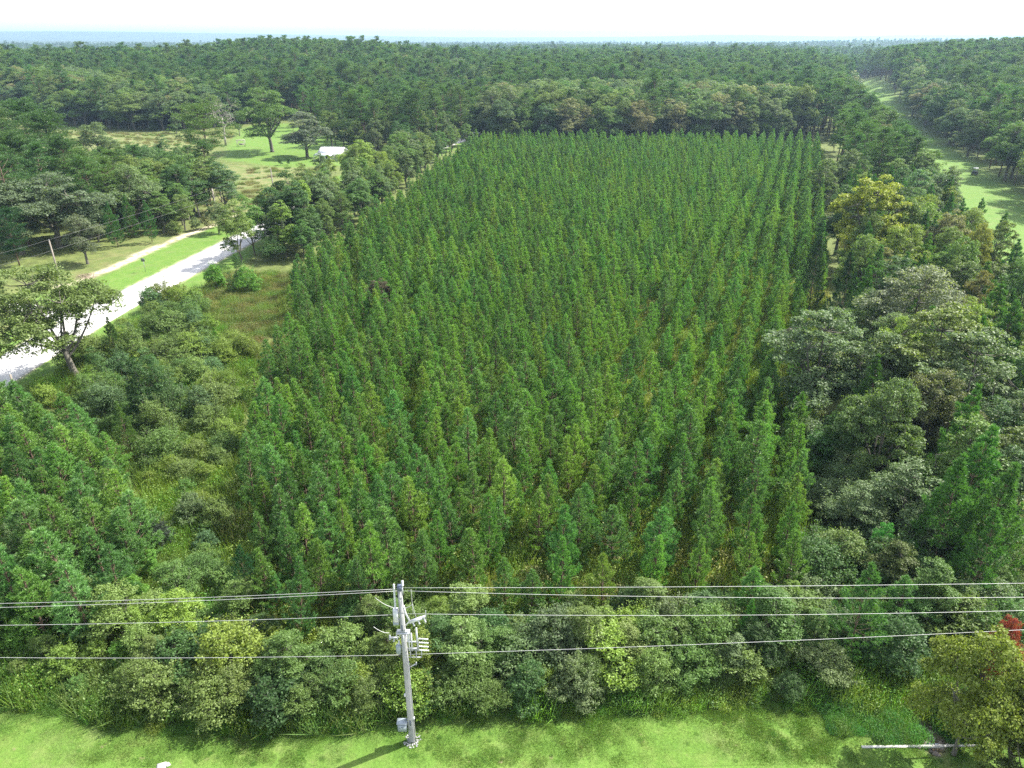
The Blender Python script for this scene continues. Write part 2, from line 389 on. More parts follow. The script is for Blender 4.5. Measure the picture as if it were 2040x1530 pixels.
def broadleaf(seed, Ht=14.0, R=6.0, base=0.28, ncl=70, nleaf=170, leaf=0.17, rcl=0.24, limbs=7, shape='round', open_=0.0, trunk=0.03, lean=(0, 0), flatc=.62, sprays=0):
    global rng; keep = rng; rng = np.random.default_rng(seed)
    tb, cb = MB(), MB()
    zc = Ht * (base + 1) / 2; hz = Ht * (1 - base) / 2
    top = np.array([lean[0], lean[1], 0.])
    nlob = 5; lob = rng.uniform(.75, 1.12, nlob); pha = rng.uniform(0, 6.28)
    C = []
    # the crown is a few unequal lobes; clumps sit on their surfaces
    if shape == 'cone':
        lobes = [(np.array([*(rng.normal(size=2) * R * .12), Ht * (base + .1) + (Ht * (.88 - base)) * q]), R * (1.0 - .82 * q) * rng.uniform(.8, 1.1) + .12, Ht * .13) for q in np.linspace(0, 1, 8)]
    else:
        nl = int(rng.integers(6, 9)); ph = rng.uniform(0, 6.28)
        lobes = [(np.array([0, 0, Ht - hz * .55]), R * .5, hz * .55)]
        for k in range(nl):
            a = ph + k * 6.2832 / nl + rng.normal() * .35; q = R * rng.uniform(.42, .66); rl = R * rng.uniform(.3, .46)
            zl = zc + hz * rng.uniform(-.5, .42) - .15 * hz
            lobes.append((np.array([math.cos(a) * q, math.sin(a) * q, zl]), rl, rl * rng.uniform(.6, .95) * max(.6, min(1.6, hz / R * 1.1))))
    wts = np.array([l[1] ** 2 for l in lobes]); wts /= wts.sum()
    tries = 0
    while len(C) < ncl and tries < ncl * 60:
        tries += 1
        lc, lr, lz = lobes[int(rng.choice(len(lobes), p=wts))]
        u = rng.normal(size=3); u /= np.linalg.norm(u)
        if u[2] < -.45: continue
        rad = rng.uniform(.62, 1.05)
        c = lc + u * np.array([lr, lr, lz]) * rad
        if c[2] < Ht * base * .6 or c[2] > Ht: continue
        if rng.random() < .75 and any((np.abs((c - l[0]) / np.array([l[1], l[1], l[2]])) ** 2).sum() < .3 for l in lobes): continue
        c += top * (c[2] / Ht)
        if all(np.linalg.norm((c - d) * np.array([1, 1, 1.3])) > R * rcl * (.95 + open_) * (1 if tries < ncl * 20 else .7) for d in C): C.append(c)
    C = np.array(C)
    th = Ht * (base + .12)
    r0 = Ht * trunk
    bend = rng.normal(size=2) * .03 * Ht
    tp = lambda s: np.array([bend[0] * s * s + top[0] * s * .5, bend[1] * s * s + top[1] * s * .5, th * s])
    tb.tube([tp(s) for s in (0, .08, .4, .75, 1)], [r0 * 1.45, r0 * 1.05, r0 * .9, r0 * .8, r0 * .62], 8)
    LP = []
    for k in range(limbs):
        a = k * 6.2832 / limbs + rng.normal() * .3
        if k == 0: e = np.array([top[0], top[1], Ht * .82])
        else:
            rr = R * rng.uniform(.4, .68); e = np.array([math.cos(a) * rr + top[0] * .7, math.sin(a) * rr + top[1] * .7, zc + hz * rng.uniform(-.35, .55)])
        s0 = tp(rng.uniform(.6, 1.0)); mid = s0 * .45 + e * .55 + np.array([0, 0, -.06 * Ht]) + rng.normal(size=3) * .03 * Ht
        pts = [s0 * (1 - s) ** 2 + 2 * mid * s * (1 - s) + e * s * s for s in np.linspace(0, 1, 6)]
        tb.tube(pts, np.linspace(r0 * .5, r0 * .13, 6), 5, cap=False); LP += pts[2:]
    LP = np.array(LP)
    for c in C:
        d = np.linalg.norm(LP - c, axis=1) + 0.4 * np.maximum(LP[:, 2] - c[2], 0)
        s0 = LP[int(np.argmin(d))]; mid = (s0 + c) / 2 + np.array([0, 0, -.2]) + rng.normal(size=3) * .15
        tb.tube([s0, mid, c], [r0 * .16, r0 * .1, r0 * .035], 3, cap=False)
    rc = R * rcl
    if sprays:
        for _ in range(sprays):
            c = C[int(rng.integers(len(C)))]; d = norm(np.array([c[0], c[1], max(.1, c[2] - zc)]) / R + rng.normal(size=3) * .35 + UP * .9)
            l = R * rng.uniform(.25, .55); tb.tube([c, c + d * l], [.012, .004], 3, cap=False)
            n = int(nleaf * .3); f = rng.random(n)[:, None]
            cb.quads(c + d * l * f + rng.normal(size=(n, 3)) * .07 * R * .5, rng.normal(size=(n, 3)) + UP, leaf * rng.uniform(.6, 1.2, n), .5)
    for c in C:
        n = int(nleaf * rng.uniform(.5, 1.3)); r_ = rc * rng.uniform(.6, 1.25)
        u = rng.normal(size=(n, 3)); u /= np.linalg.norm(u, axis=1)[:, None]
        u[:, 2] = np.where(u[:, 2] < -.3, -u[:, 2], u[:, 2])
        rad = rng.uniform(.35, 1.0, n) ** .55 * (1 + .25 * rng.normal(size=n) * .5)
        p = c + u * r_ * rad[:, None] * np.array([1.15, 1.15, flatc])
        nr = u * .6 + UP * .7 + rng.normal(size=(n, 3)) * .55
        cb.quads(p, nr, leaf * rng.uniform(.6, 1.25, n), rng.uniform(.42, .7))
    rng = keep
    return tb, cb

def bare_tree(seed, Ht=19.0, R=5.0):
    global rng; keep = rng; rng = np.random.default_rng(seed)
    tb, br, tw = MB(), MB(), MB()
    tb.tube([(0, 0, 0), (.1, 0, 3), (.2, .1, 7), (.1, .2, Ht * .55)], [.45, .36, .3, .2], 8)
    def grow(p, d, l, r, lev):
        q = p + d * l * .5 + rng.normal(size=3) * l * .06; e = q + norm(d + rng.normal(size=3) * .15 + UP * .12) * l * .5
        (br if lev < 2 else tw).tube([p, q, e], [r, r * .75, r * .45], 4 if lev < 2 else 3, cap=False)
        if lev >= 4: return
        for _ in range(3 if lev else 4):
            s = rng.uniform(.45, 1.0); b = p * (1 - s) + e * s
            grow(b, norm(d + rng.normal(size=3) * .6 + UP * .1), l * rng.uniform(.5, .75), r * .5, lev + 1)
    for k in range(8):
        a = k * 2.4; z = Ht * rng.uniform(.28, .55)
        grow(np.array([.1, .1, z]), norm(np.array([math.cos(a), math.sin(a), rng.uniform(.5, 1.5)])), R * rng.uniform(.8, 1.2), .13, 0)
    rng = keep
    return tb, br, tw

def tmesh(nm, tb, cb, bark, leafm):
    t = tb.mesh(nm + '_trunk', [bark], smooth=True)
    c = cb.mesh(nm + '_crown', [leafm], attr=True)
    # joined copy for the far stands
    j = MB(); j.V = list(tb.V) + [v for v in cb.V]; off = tb.n
    j.F = list(tb.F) + [f + off for f in cb.F]; j.M = [m * 0 for m in tb.M] + [m * 0 + 1 for m in cb.M]; j.A = tb.A + cb.A; j.n = tb.n + cb.n
    jm = j.mesh(nm, [bark, leafm], attr=True)
    return dict(trunk=t, crown=c, joined=jm)

LIB = {}
def lib(kind, lst): LIB.setdefault(kind, []).extend(lst)
for s_ in range(7):
    Rr = [1.45, 1.6, 1.3, 1.7, 1.5, 1.4, 1.25][s_]
    lib('young_pine', [dict(h=7.0, **tmesh('young_pine', *young_pine(100 + s_, 7.0, Rr), M_BARKR, M_NEEDLE))])
for s_ in range(3):
    lib('big_young_pine', [dict(h=11.0, **tmesh('big_young_pine', *young_pine(140 + s_, 11.0, 2.7, gap=.19, nb=8, L=.33, w=.06, lean=.3, step=.75), M_BARKR, M_NEEDLE))])
for s_ in range(5):
    lib('tall_pine', [dict(h=22.0, **tmesh('tall_pine', *tall_pine(200 + s_, 22.0, [4.0, 4.4, 3.7, 4.6, 4.1][s_], [.46, .42, .5, .36, .45][s_]), M_BARKR, M_NEEDLE))])
lib('spreading_pine', [dict(h=16.5, **tmesh('spreading_pine', *tall_pine(230, 16.5, 6.6, .32, nbr=60, pads=7, ntuft=20, nb=6, flat=True), M_BARKR, M_NEEDLE))])
lib('spreading_pine', [dict(h=18.0, **tmesh('spreading_pine', *tall_pine(231, 18.0, 5.6, .25, nbr=70, pads=7, ntuft=18, nb=6), M_BARKR, M_NEEDLE))])
for s_ in range(4):
    lib('oak_tree', [dict(h=13.0, **tmesh('oak_tree', *broadleaf(300 + s_, 13.0, [6.5, 5.6, 7.2, 6.0][s_], .18, 150, 185, .15, .14, 8), M_BARK, M_LEAF))])
for s_ in range(4):
    lib('broadleaf_tree', [dict(h=13.0, **tmesh('broadleaf_tree', *broadleaf(320 + s_, 13.0, [3.6, 4.2, 3.3, 3.9][s_], .14, 110, 120, .14, .19, 6, trunk=.016), M_BARK, M_LEAF))])
for s_ in range(5):
    lib('shrub', [dict(h=3.6, **tmesh('shrub', *broadleaf(340 + s_, 3.6, [1.9, 2.2, 1.6, 2.4, 2.0][s_], .02, 130, 66, [.065, .08, .06, .075, .085][s_], .165, 6, trunk=.012, sprays=70, open_=.1), M_BARK, M_LEAF))])
for s_ in range(3):
    lib('cedar', [dict(h=7.0, **tmesh('cedar', *broadleaf(360 + s_, 7.0, [1.7, 2.0, 1.5][s_], .04, 90, 120, .085, .27, 5, shape='cone', trunk=.012), M_BARK, M_LEAF))])
lib('roadside_tree', [dict(h=15.0, **tmesh('roadside_tree', *broadleaf(380, 15.0, 7.6, .16, 160, 200, .15, .12, 9, open_=.1, trunk=.024, lean=(-2.6, 0), flatc=.7), M_BARK, M_LEAF))])
lib('maple_tree', [dict(h=7.0, **tmesh('maple_tree', *broadleaf(390, 7.0, 3.8, .08, 170, 160, .09, .14, 8, trunk=.02), M_BARK, M_LEAF))])
# coarser crowns for the distance
for s_ in range(4):
    lib('far_pine', [dict(h=22.0, **tmesh('far_pine', *tall_pine(400 + s_, 22.0, 3.9, .45, nbr=26, pads=4, ntuft=9, nb=4, L=.8, w=.24), M_BARKR, M_NEEDLE))])
for s_ in range(3):
    lib('far_oak', [dict(h=16.0, **tmesh('far_oak', *broadleaf(420 + s_, 16.0, 5.6, .2, 48, 40, .40, .24, 5), M_BARK, M_LEAF))])

# weeds and grass clumps
def weed(seed, r=0.8, h=0.7, n=420, leaf=.042):
    global rng; keep = rng; rng = np.random.default_rng(seed)
    cb = MB(); a = rng.uniform(0, 6.28, n); q = np.sqrt(rng.random(n)) * r
    z = rng.random(n) ** .7 * h * (1.05 - (q / r) ** 2 * .8)
    cb.quads(np.c_[np.cos(a) * q, np.sin(a) * q, z], rng.normal(size=(n, 3)) * .5 + UP * .8, leaf * rng.uniform(.6, 1.3, n))
    k = n // 2; a = rng.uniform(0, 6.28, k); q = np.sqrt(rng.random(k)) * r
    cb.blades(np.c_[np.cos(a) * q, np.sin(a) * q, np.zeros(k)], rng.normal(size=(k, 3)) * .3 + UP, h * rng.uniform(.5, 1.25, k), .035)
    rng = keep; return cb.mesh('weed_clump', [M_LEAF], attr=True)
def grass_patch(seed, n=300, r=.5, h=.10):
    global rng; keep = rng; rng = np.random.default_rng(seed)
    cb = MB(); a = rng.uniform(0, 6.28, n); q = np.sqrt(rng.random(n)) * r
    cb.blades(np.c_[np.cos(a) * q, np.sin(a) * q, np.zeros(n)], rng.normal(size=(n, 3)) * .5 + UP, h * rng.uniform(.4, 1.25, n), .022)
    rng = keep; return cb.mesh('grass_patch', [M_GRASS], attr=True)
LIB['weed'] = [dict(joined=weed(500 + i, [.8, 1.0, .7][i], [.7, 1.0, .5][i])) for i in range(3)]
LIB['grass'] = [dict(joined=grass_patch(520 + i)) for i in range(3)]
LIB['tallgrass'] = [dict(joined=grass_patch(530 + i, 300, .8, .7)) for i in range(3)]

# ------------------------------------------------------------------ instancing with geometry nodes (only for masses nobody could count)
def scatter_object(name, kind, pts, label=None, cat=None, group=None):
    """pts: list of (x, y, z, variant, scale, rot, (r,g,b))"""
    if not len(pts): return None
    n = len(pts)
    me = bpy.data.meshes.new(name)
    P = np.array([p[:3] for p in pts], np.float32)
    me.vertices.add(n); me.vertices.foreach_set('co', P.ravel())
    for an, ty, vals, key in (('vi', 'INT', [p[3] for p in pts], 'value'), ('sc', 'FLOAT', [p[4] for p in pts], 'value'),
                              ('ro', 'FLOAT', [p[5] for p in pts], 'value')):
        a = me.attributes.new(an, ty, 'POINT'); a.data.foreach_set(key, np.array(vals, np.int32 if ty == 'INT' else np.float32))
    a = me.attributes.new('tint', 'FLOAT_VECTOR', 'POINT'); a.data.foreach_set('vector', np.array([p[6] for p in pts], np.float32).ravel())
    o = bpy.data.objects.new(name, me); COL.objects.link(o); o['kind'] = 'stuff'
    if label: o['label'] = label
    if cat: o['category'] = cat
    if group: o['group'] = group
    ng = bpy.data.node_groups.new(name + '_scatter', 'GeometryNodeTree')
    ng.interface.new_socket('Geometry', in_out='INPUT', socket_type='NodeSocketGeometry')
    ng.interface.new_socket('Geometry', in_out='OUTPUT', socket_type='NodeSocketGeometry')
    N, L = ng.nodes, ng.links
    gi = N.new('NodeGroupInput'); go = N.new('NodeGroupOutput')
    g2i = N.new('GeometryNodeGeometryToInstance')
    for q in reversed(LIB[kind]):
        src = q.get('src')
        if src is None:
            src = bpy.data.objects.new(kind + '_source', q['joined']); q['src'] = src
        oi = N.new('GeometryNodeObjectInfo'); oi.inputs['Object'].default_value = src
        L.new(oi.outputs['Geometry'], g2i.inputs[0])
    iop = N.new('GeometryNodeInstanceOnPoints'); iop.inputs['Pick Instance'].default_value = True
    def na(nm, ty):
        q = N.new('GeometryNodeInputNamedAttribute'); q.data_type = ty; q.inputs['Name'].default_value = nm; return q.outputs['Attribute']
    cx = N.new('ShaderNodeCombineXYZ'); L.new(na('ro', 'FLOAT'), cx.inputs[2])
    L.new(gi.outputs[0], iop.inputs['Points']); L.new(g2i.outputs[0], iop.inputs['Instance'])
    L.new(na('vi', 'INT'), iop.inputs['Instance Index']); L.new(cx.outputs[0], iop.inputs['Rotation'])
    L.new(na('sc', 'FLOAT'), iop.inputs['Scale']); L.new(iop.outputs[0], go.inputs[0])
    md = o.modifiers.new('scatter', 'NODES'); md.node_group = ng
    return o

# ------------------------------------------------------------------ the layout of the ground
AZ = math.radians(20.5)
SA, CA = math.sin(AZ), math.cos(AZ)
def uv(x, y): return x * SA + y * CA, x * CA - y * SA          # u along the rows, v to the right of them
def xy(u, v): return u * SA + v * CA, u * CA - v * SA

PLANT = pxpoly([(470, 1235), (452, 960), (472, 800), (530, 668), (600, 600), (560, 520), (600, 480), (760, 385), (950, 262)], 6.5)
PLANT += [(118, 288), xy(272, 9), xy(120, 7.5), xy(60, 5.5), xy(46, 5), (20, 41.5), (6, 40.5), (-8, 40.5)]
LBLOCK = pxpoly([(-160, 790), (60, 772), (185, 800), (235, 900), (310, 1000), (215, 1150), (0, 1180), (-160, 1180)], 6.0)
ROAD_C = [tuple((at(a, b) + at(c, d)) / 2) for a, b, c, d in ((-300, 850, -300, 1010), (0, 703, 0, 790), (180, 606, 180, 662), (350, 524, 350, 570), (530, 438, 530, 469))]
r0_, r1_ = np.array(ROAD_C[-2]), np.array(ROAD_C[-1]); rd_ = norm(r1_ - r0_)
ROAD_C += [tuple(r1_ + rd_ * 60), tuple(r1_ + rd_ * 130 + np.array([6, 0])), tuple(r1_ + rd_ * 260 + np.array([26, 0]))]
LAWN_EDGE_PX = [(-60, 1380), (120, 1392), (300, 1440), (420, 1428), (560, 1440), (700, 1425), (780, 1412), (860, 1402), (960, 1412), (1100, 1402), (1250, 1400), (1420, 1392), (1560, 1385), (1690, 1400), (1790, 1392), (1900, 1440), (2100, 1470)]
LAWN_EDGE = [tuple(at(a, b)) for a, b in LAWN_EDGE_PX]
def lawn_y(x): return np.interp(x, [p[0] for p in LAWN_EDGE], [p[1] for p in LAWN_EDGE])
def vR(u): return float(np.interp(u, [150, 250, 380, 800], [60, 59, 55, 55]))
CORR = [xy(60, 37), xy(250, 36), xy(380, 32.5), xy(760, 32.5), xy(760, 55.5), xy(380, 55.5), xy(250, 59.5), xy(60, 60.5)]
CLEAR = pxpoly([(392, 590), (440, 560), (500, 548), (580, 560), (640, 615), (600, 640), (540, 655), (495, 700), (450, 790), (400, 800), (395, 720), (370, 660)])
FIELD = [(-300, 400), (-222, 366), (-183, 342), (-151, 342), (-120, 338), (-118, 300), (-105, 255), (-60, 205), (-66, 175), (-80, 182), (-150, 240), (-240, 300), (-330, 345)]
YARD = pxpoly([(440, 318), (560, 333), (650, 330), (700, 330), (700, 290), (640, 262), (600, 250), (520, 245), (478, 258), (455, 290)])
YT = pxpoly([(636, 276), (668, 290), (705, 312), (800, 300), (900, 232), (860, 214), (650, 214), (600, 236), (560, 240)])
FIELD2 = pxpoly([(440, 330), (640, 335), (600, 380), (545, 425), (505, 420), (430, 420), (455, 370)])
TRACK = [tuple(at(a, b)) for a, b in ((120, 572), (175, 553), (250, 522), (320, 488), (400, 458), (450, 440), (505, 418), (560, 400))]
VERGE_L = [tuple(at(a, b)) for a, b in ((120, 590), (185, 580), (260, 548), (330, 510), (400, 480), (530, 424))]

PINE_FRONT = [(-700, 560), (-300, 438), (-222, 376), (-183, 350), (-151, 350), (-129, 376), (-100, 405), (-75, 430), (-43, 470), (-16, 470), (-8, 303), (120, 303), (160, 303)]
def front_y(x): return np.interp(x, [p[0] for p in PINE_FRONT], [p[1] for p in PINE_FRONT])

# graded ground grid
def graded(lo, hi, a, b, fine, grow=1.09):
    v = list(np.arange(a, b + .01, fine)); s = fine
    while v[-1] < hi: s *= grow; v.append(v[-1] + s)
    s = fine
    while v[0] > lo: s *= grow; v.insert(0, v[0] - s)
    return np.array(v)
gx = graded(-16000, 16000, -110, 66, .8, 1.07); gy = graded(-400, 17000, 24, 190, .8, 1.055)
GX, GY = np.meshgrid(gx, gy)
GZ = H(GX, GY) + 0.06 * wob(GX, GY, 3.1, 2) * sstep(5, 12, np.abs(segdist(GX, GY, ROAD_C)))
# the ditch by the concrete headwall, and the bank of the foreground lawn
ditch = [tuple(at(1795, 1385)), tuple(at(1838, 1440)), tuple(at(1866, 1482))]
GZ -= 0.55 * np.exp(-(segdist(GX, GY, ditch) / 0.75) ** 2)
nx, ny = len(gx), len(gy)
gm = MB()
idx = np.arange(nx * ny).reshape(ny, nx)
F = np.stack([idx[:-1, :-1], idx[:-1, 1:], idx[1:, 1:], idx[1:, :-1]], -1).reshape(-1, 4)
gm.add(np.stack([GX, GY, GZ], -1).reshape(-1, 3), F)
def soft(d, w=1.2, n=0.0): return sstep(-w, w, d + n)
nz = wob(GX, GY, 2.3, 4) * .9 + wob(GX, GY, .9, 1) * .5
nzb = wob(GX, GY, 9.0, 4)
lawn = soft(lawn_y(GX) - GY + .3, .6, nz * .4) * (np.abs(GX) < 200)
lawn = np.maximum(lawn, soft(8.6 - segdist(GX, GY, ROAD_C), 1.0, nz * .4))
lawn = np.maximum(lawn, soft(4.6 - segdist(GX, GY, VERGE_L), 1.0, nz * .6))
lawn = np.maximum(lawn, soft(polysd(GX, GY, CORR), 1.5, nz * .7))
lawn = np.maximum(lawn, soft(polysd(GX, GY, YARD), 2.0, nz))
sand = soft(.95 - segdist(GX, GY, TRACK), .8, nz * .75 + nzb * .35)
sand = np.maximum(sand, .7 * soft(3.8 - segdist(GX, GY, ROAD_C), .4, nz * .3))
dirt = soft(.8 - segdist(GX, GY, ditch), .5, nz * .3)
dry = np.maximum(soft(polysd(GX, GY, FIELD), 3, nz * 2), soft(polysd(GX, GY, FIELD2), 2, nz * 1.5))
dry = np.maximum(dry, soft(polysd(GX, GY, CLEAR), 2, nz))
dry = np.maximum(dry, .8 * soft(6.0 - np.abs(segdist(GX, GY, TRACK) - 2), 2, nz) * .6)
far = sstep(1100, 1900, np.hypot(GX, GY))

def ground_mat():
    m, N, L = newmat('ground_cover')
    geo = N.new('ShaderNodeNewGeometry'); P = geo.outputs['Position']
    def A(n):
        a = N.new('ShaderNodeAttribute'); a.attribute_name = n; return a.outputs['Fac']
    big = noise(N, L, P, .05, 3); mid = noise(N, L, P, .55, 4, .65); fine = noise(N, L, P, 5.0, 5, .7); vfine = noise(N, L, P, 22.0, 3, .7)
    base = ramp(N, L, mid, [(.25, (.06, .06, .025)), (.45, (.085, .11, .03)), (.6, (.12, .15, .042)), (.78, (.19, .16, .085))])
    lawnc = ramp(N, L, mid, [(.25, (.075, .155, .022)), (.5, (.095, .175, .028)), (.75, (.135, .19, .045))])
    lawnc = mixc(N, L, lawnc, (.14, .16, .06), math_(N, L, 'MULTIPLY', ramp(N, L, noise(N, L, P, .21, 5, .7), [(.52, (0, 0, 0)), (.75, (1, 1, 1))]), .75))
    lawnc = mixc(N, L, lawnc, ramp(N, L, fine, [(.25, (.45, .45, .45)), (.75, (1.45, 1.45, 1.45))]), .55, 'MULTIPLY')
    lawnc = mixc(N, L, lawnc, ramp(N, L, vfine, [(.3, (.45, .45, .45)), (.7, (1.5, 1.5, 1.5))]), .7, 'MULTIPLY')
    dryc = ramp(N, L, noise(N, L, P, .3, 6, .7), [(.28, (.07, .12, .025)), (.45, (.11, .145, .042)), (.6, (.17, .165, .07)), (.78, (.25, .20, .11))])
    dryc = mixc(N, L, dryc, ramp(N, L, fine, [(.3, (.55, .55, .55)), (.7, (1.35, 1.35, 1.35))]), .6, 'MULTIPLY')
    sandc = ramp(N, L, fine, [(.3, (.38, .31, .21)), (.7, (.62, .55, .44))])
    dirtc = ramp(N, L, fine, [(.3, (.10, .075, .05)), (.7, (.28, .22, .17))])
    farc = ramp(N, L, noise(N, L, P, .004, 6, .75), [(.35, (.028, .05, .022)), (.62, (.05, .08, .035)), (.70, (.16, .17, .09)), (.72, (.05, .08, .03))])
    c = mixc(N, L, base, dryc, A('dry')); c = mixc(N, L, c, lawnc, A('lawn'))
    spot = math_(N, L, 'MULTIPLY', A('lawn'), ramp(N, L, noise(N, L, P, 1.1, 5, .6), [(.66, (0, 0, 0)), (.72, (1, 1, 1))]))
    c = mixc(N, L, c, (.22, .18, .11), math_(N, L, 'MULTIPLY', spot, .7))
    sm = math_(N, L, 'MULTIPLY', A('sand'), ramp(N, L, noise(N, L, P, .8, 5, .7), [(.36, (0, 0, 0)), (.52, (1, 1, 1))]))
    c = mixc(N, L, c, sandc, sm); c = mixc(N, L, c, dirtc, A('dirt')); c = mixc(N, L, c, farc, A('far'))
    p = N.new('ShaderNodeBsdfPrincipled'); L.new(c, p.inputs['Base Color']); inp(p, 'Roughness', .9); inp(p, 'Specular IOR Level', .2)
    b = N.new('ShaderNodeBump'); b.inputs['Strength'].default_value = .7; b.inputs['Distance'].default_value = .08
    L.new(math_(N, L, 'ADD', fine, math_(N, L, 'MULTIPLY', vfine, .5)), b.inputs['Height']); L.new(b.outputs[0], p.inputs['Normal'])
    o = N.new('ShaderNodeOutputMaterial'); L.new(p.outputs[0], o.inputs[0])
    return m
gme = gm.mesh('ground', [ground_mat()], smooth=True)
for nm, arr in (('lawn', lawn), ('sand', sand), ('dirt', dirt), ('dry', dry), ('far', far)):
    a = gme.attributes.new(nm, 'FLOAT', 'POINT'); a.data.foreach_set('value', arr.astype(np.float32).ravel())
link('ground', gme, kind='structure')

# roads
def pave_mat():
    m, N, L = newmat('worn_pale_asphalt')
    geo = N.new('ShaderNodeNewGeometry'); P = geo.outputs['Position']
    c = ramp(N, L, noise(N, L, P, .6, 6, .7), [(.3, (.40, .39, .385)), (.7, (.52, .51, .50))])
    tr = N.new('ShaderNodeAttribute'); tr.attribute_name = 'across'
    w = N.new('ShaderNodeMath'); w.operation = 'SINE'; L.new(math_(N, L, 'MULTIPLY', tr.outputs['Fac'], 4 * math.pi), w.inputs[0])
    c = mixc(N, L, c, (.36, .355, .35), math_(N, L, 'MULTIPLY', math_(N, L, 'MAXIMUM', w.outputs[0], 0.0), .35))
    c = mixc(N, L, c, ramp(N, L, noise(N, L, P, 8, 3), [(.3, (.8, .8, .8)), (.7, (1.15, 1.15, 1.15))]), .6, 'MULTIPLY')
    p = N.new('ShaderNodeBsdfPrincipled'); L.new(c, p.inputs['Base Color']); inp(p, 'Roughness', .85)
    o = N.new('ShaderNodeOutputMaterial'); L.new(p.outputs[0], o.inputs[0])
    return m
M_ROAD = pave_mat()
def ribbon(name, pts, hw, z=.035, step=3.0, ends=None):
    pts = np.array(pts, float)
    seg = np.r_[0, np.cumsum(np.hypot(*np.diff(pts, axis=0).T))]
    s = np.arange(0, seg[-1], step)
    c = np.c_[np.interp(s, seg, pts[:, 0]), np.interp(s, seg, pts[:, 1])]
    k = np.ones(9) / 9
    for i in (0, 1):
        pad = np.r_[[2 * c[0, i] - c[j, i] for j in range(4, 0, -1)], c[:, i], [2 * c[-1, i] - c[-j - 1, i] for j in range(1, 5)]]
        c[:, i] = np.convolve(pad, k, 'valid')
    t = np.gradient(c, axis=0); t /= np.hypot(*t.T)[:, None]; nrm = np.c_[t[:, 1], -t[:, 0]]
    hw_ = np.broadcast_to(hw, (len(c),)) + .12 * wob(c[:, 0], c[:, 1], 1.7, 1)
    if ends is not None: hw_ = hw_ + ends(s, s[-1])
    cols = np.linspace(-1, 1, 9); V = []
    for q in cols:
        x = c[:, 0] + nrm[:, 0] * hw_ * q; y = c[:, 1] + nrm[:, 1] * hw_ * q
        V.append(np.c_[x, y, H(x, y) + z + .06 * (1 - abs(q))])
    V = np.array([np.c_[V[0][:, :2], V[0][:, 2] - .25]] + V + [np.c_[V[-1][:, :2], V[-1][:, 2] - .25]])
    ncol, n = V.shape[0], V.shape[1]
    i, j = np.meshgrid(np.arange(ncol - 1), np.arange(n - 1), indexing='ij')
    Fq = np.stack([i * n + j, i * n + j + 1, (i + 1) * n + j + 1, (i + 1) * n + j], -1).reshape(-1, 4)[:, ::-1]
    b = MB(); b.add(V.reshape(-1, 3), Fq)
    me = b.mesh(name, [M_ROAD], smooth=False)
    a = me.attributes.new('across', 'FLOAT', 'POINT'); a.data.foreach_set('value', np.repeat(np.r_[0, (cols + 1) / 2, 1], n).astype(np.float32))
    return link(name, me, kind='structure')
ribbon('county_road', ROAD_C, 3.55)
dr = [tuple(at(a, b)) for a, b in ((205, 640), (120, 628), (40, 612), (-40, 606), (-200, 600))]
ribbon('driveway', dr, 1.7, z=.045, step=1.0, ends=lambda s, e: 4.6 * np.exp(-(s / 4.0) ** 1.3))
p_a = at(1955, 1530); p_b = at(2040, 1526.5)
sl_ = (p_b[1] - p_a[1]) / (p_b[0] - p_a[0])
ribbon('highway', [(x_, p_a[1] + sl_ * (x_ - p_a[0]) * .5 - 4.0) for x_ in range(-120, 121, 20)], 3.9, step=2.0)

# ------------------------------------------------------------------ tree palette (foliage albedo, linear)
T_YPINE = [(.135, .255, .055), (.155, .275, .058), (.115, .23, .064), (.185, .295, .06), (.13, .24, .072)]
T_TPINE = [(.08, .155, .042), (.095, .17, .045), (.068, .14, .044), (.11, .18, .042)]
C_GREY = (.125, .18, .075); C_OLIVE = (.13, .19, .05); C_DARK = (.065, .125, .036); C_MID = (.105, .18, .044)
C_YEL = (.165, .235, .04); C_TAN = (.20, .205, .095); C_LIME = (.12, .25, .035); C_BLUE = (.10, .17, .072); C_GOLD = (.20, .215, .045); C_RED = (.26, .05, .04)
WORD = {C_GREY: 'grey-green', C_OLIVE: 'olive-green', C_DARK: 'dark green', C_MID: 'mid-green', C_YEL: 'yellow-green', C_TAN: 'tan-tinged',
        C_LIME: 'bright green', C_BLUE: 'blue-green', C_GOLD: 'golden', C_RED: 'red-leaved'}
ONES = 'first second third fourth fifth sixth seventh eighth ninth tenth eleventh twelfth thirteenth fourteenth fifteenth sixteenth seventeenth eighteenth nineteenth twentieth'.split()
def nth(i):
    if i < 20: return ONES[i]
    t = ['twenty', 'thirty', 'forty', 'fifty', 'sixty', 'seventy', 'eighty', 'ninety'][((i + 1) // 10 - 2) % 8]
    r = (i + 1) % 10
    return t[:-1] + 'ieth' if r == 0 else t + '-' + ONES[r - 1]

T = []      # every tree and shrub: dict(kind, x, y, s, tint, rot, vi, label, zone, hero)
def put(kind, x, y, h, tint, label=None, zone=None, hero=False, sw=1.0, cname=None, vi=None, cat=None):
    T.append(dict(kind=kind, x=float(x), y=float(y), s=h / LIB[kind][0]['h'], tint=tint, rot=rng.uniform(0, 6.28), vi=int(rng.integers(len(LIB[kind]))) if vi is None else vi,
                  label=label, zone=zone, hero=hero, sw=sw, cname=cname, cat=cat))
def hero(kind, px, py, h, tint, label, sw=1.0, vi=None, rot=None, cname=None, cat=None, back=0.0):
    p = at(px, py, h); put(kind, p[0], p[1] + back, h, tint, label, 'hero', True, sw, cname, vi, cat)
    if rot is not None: T[-1]['rot'] = rot
def jit(c, a=.12):
    f = 1 + rng.normal() * a
    return tuple(float(max(.01, q * f * (1 + rng.normal() * .03))) for q in c)

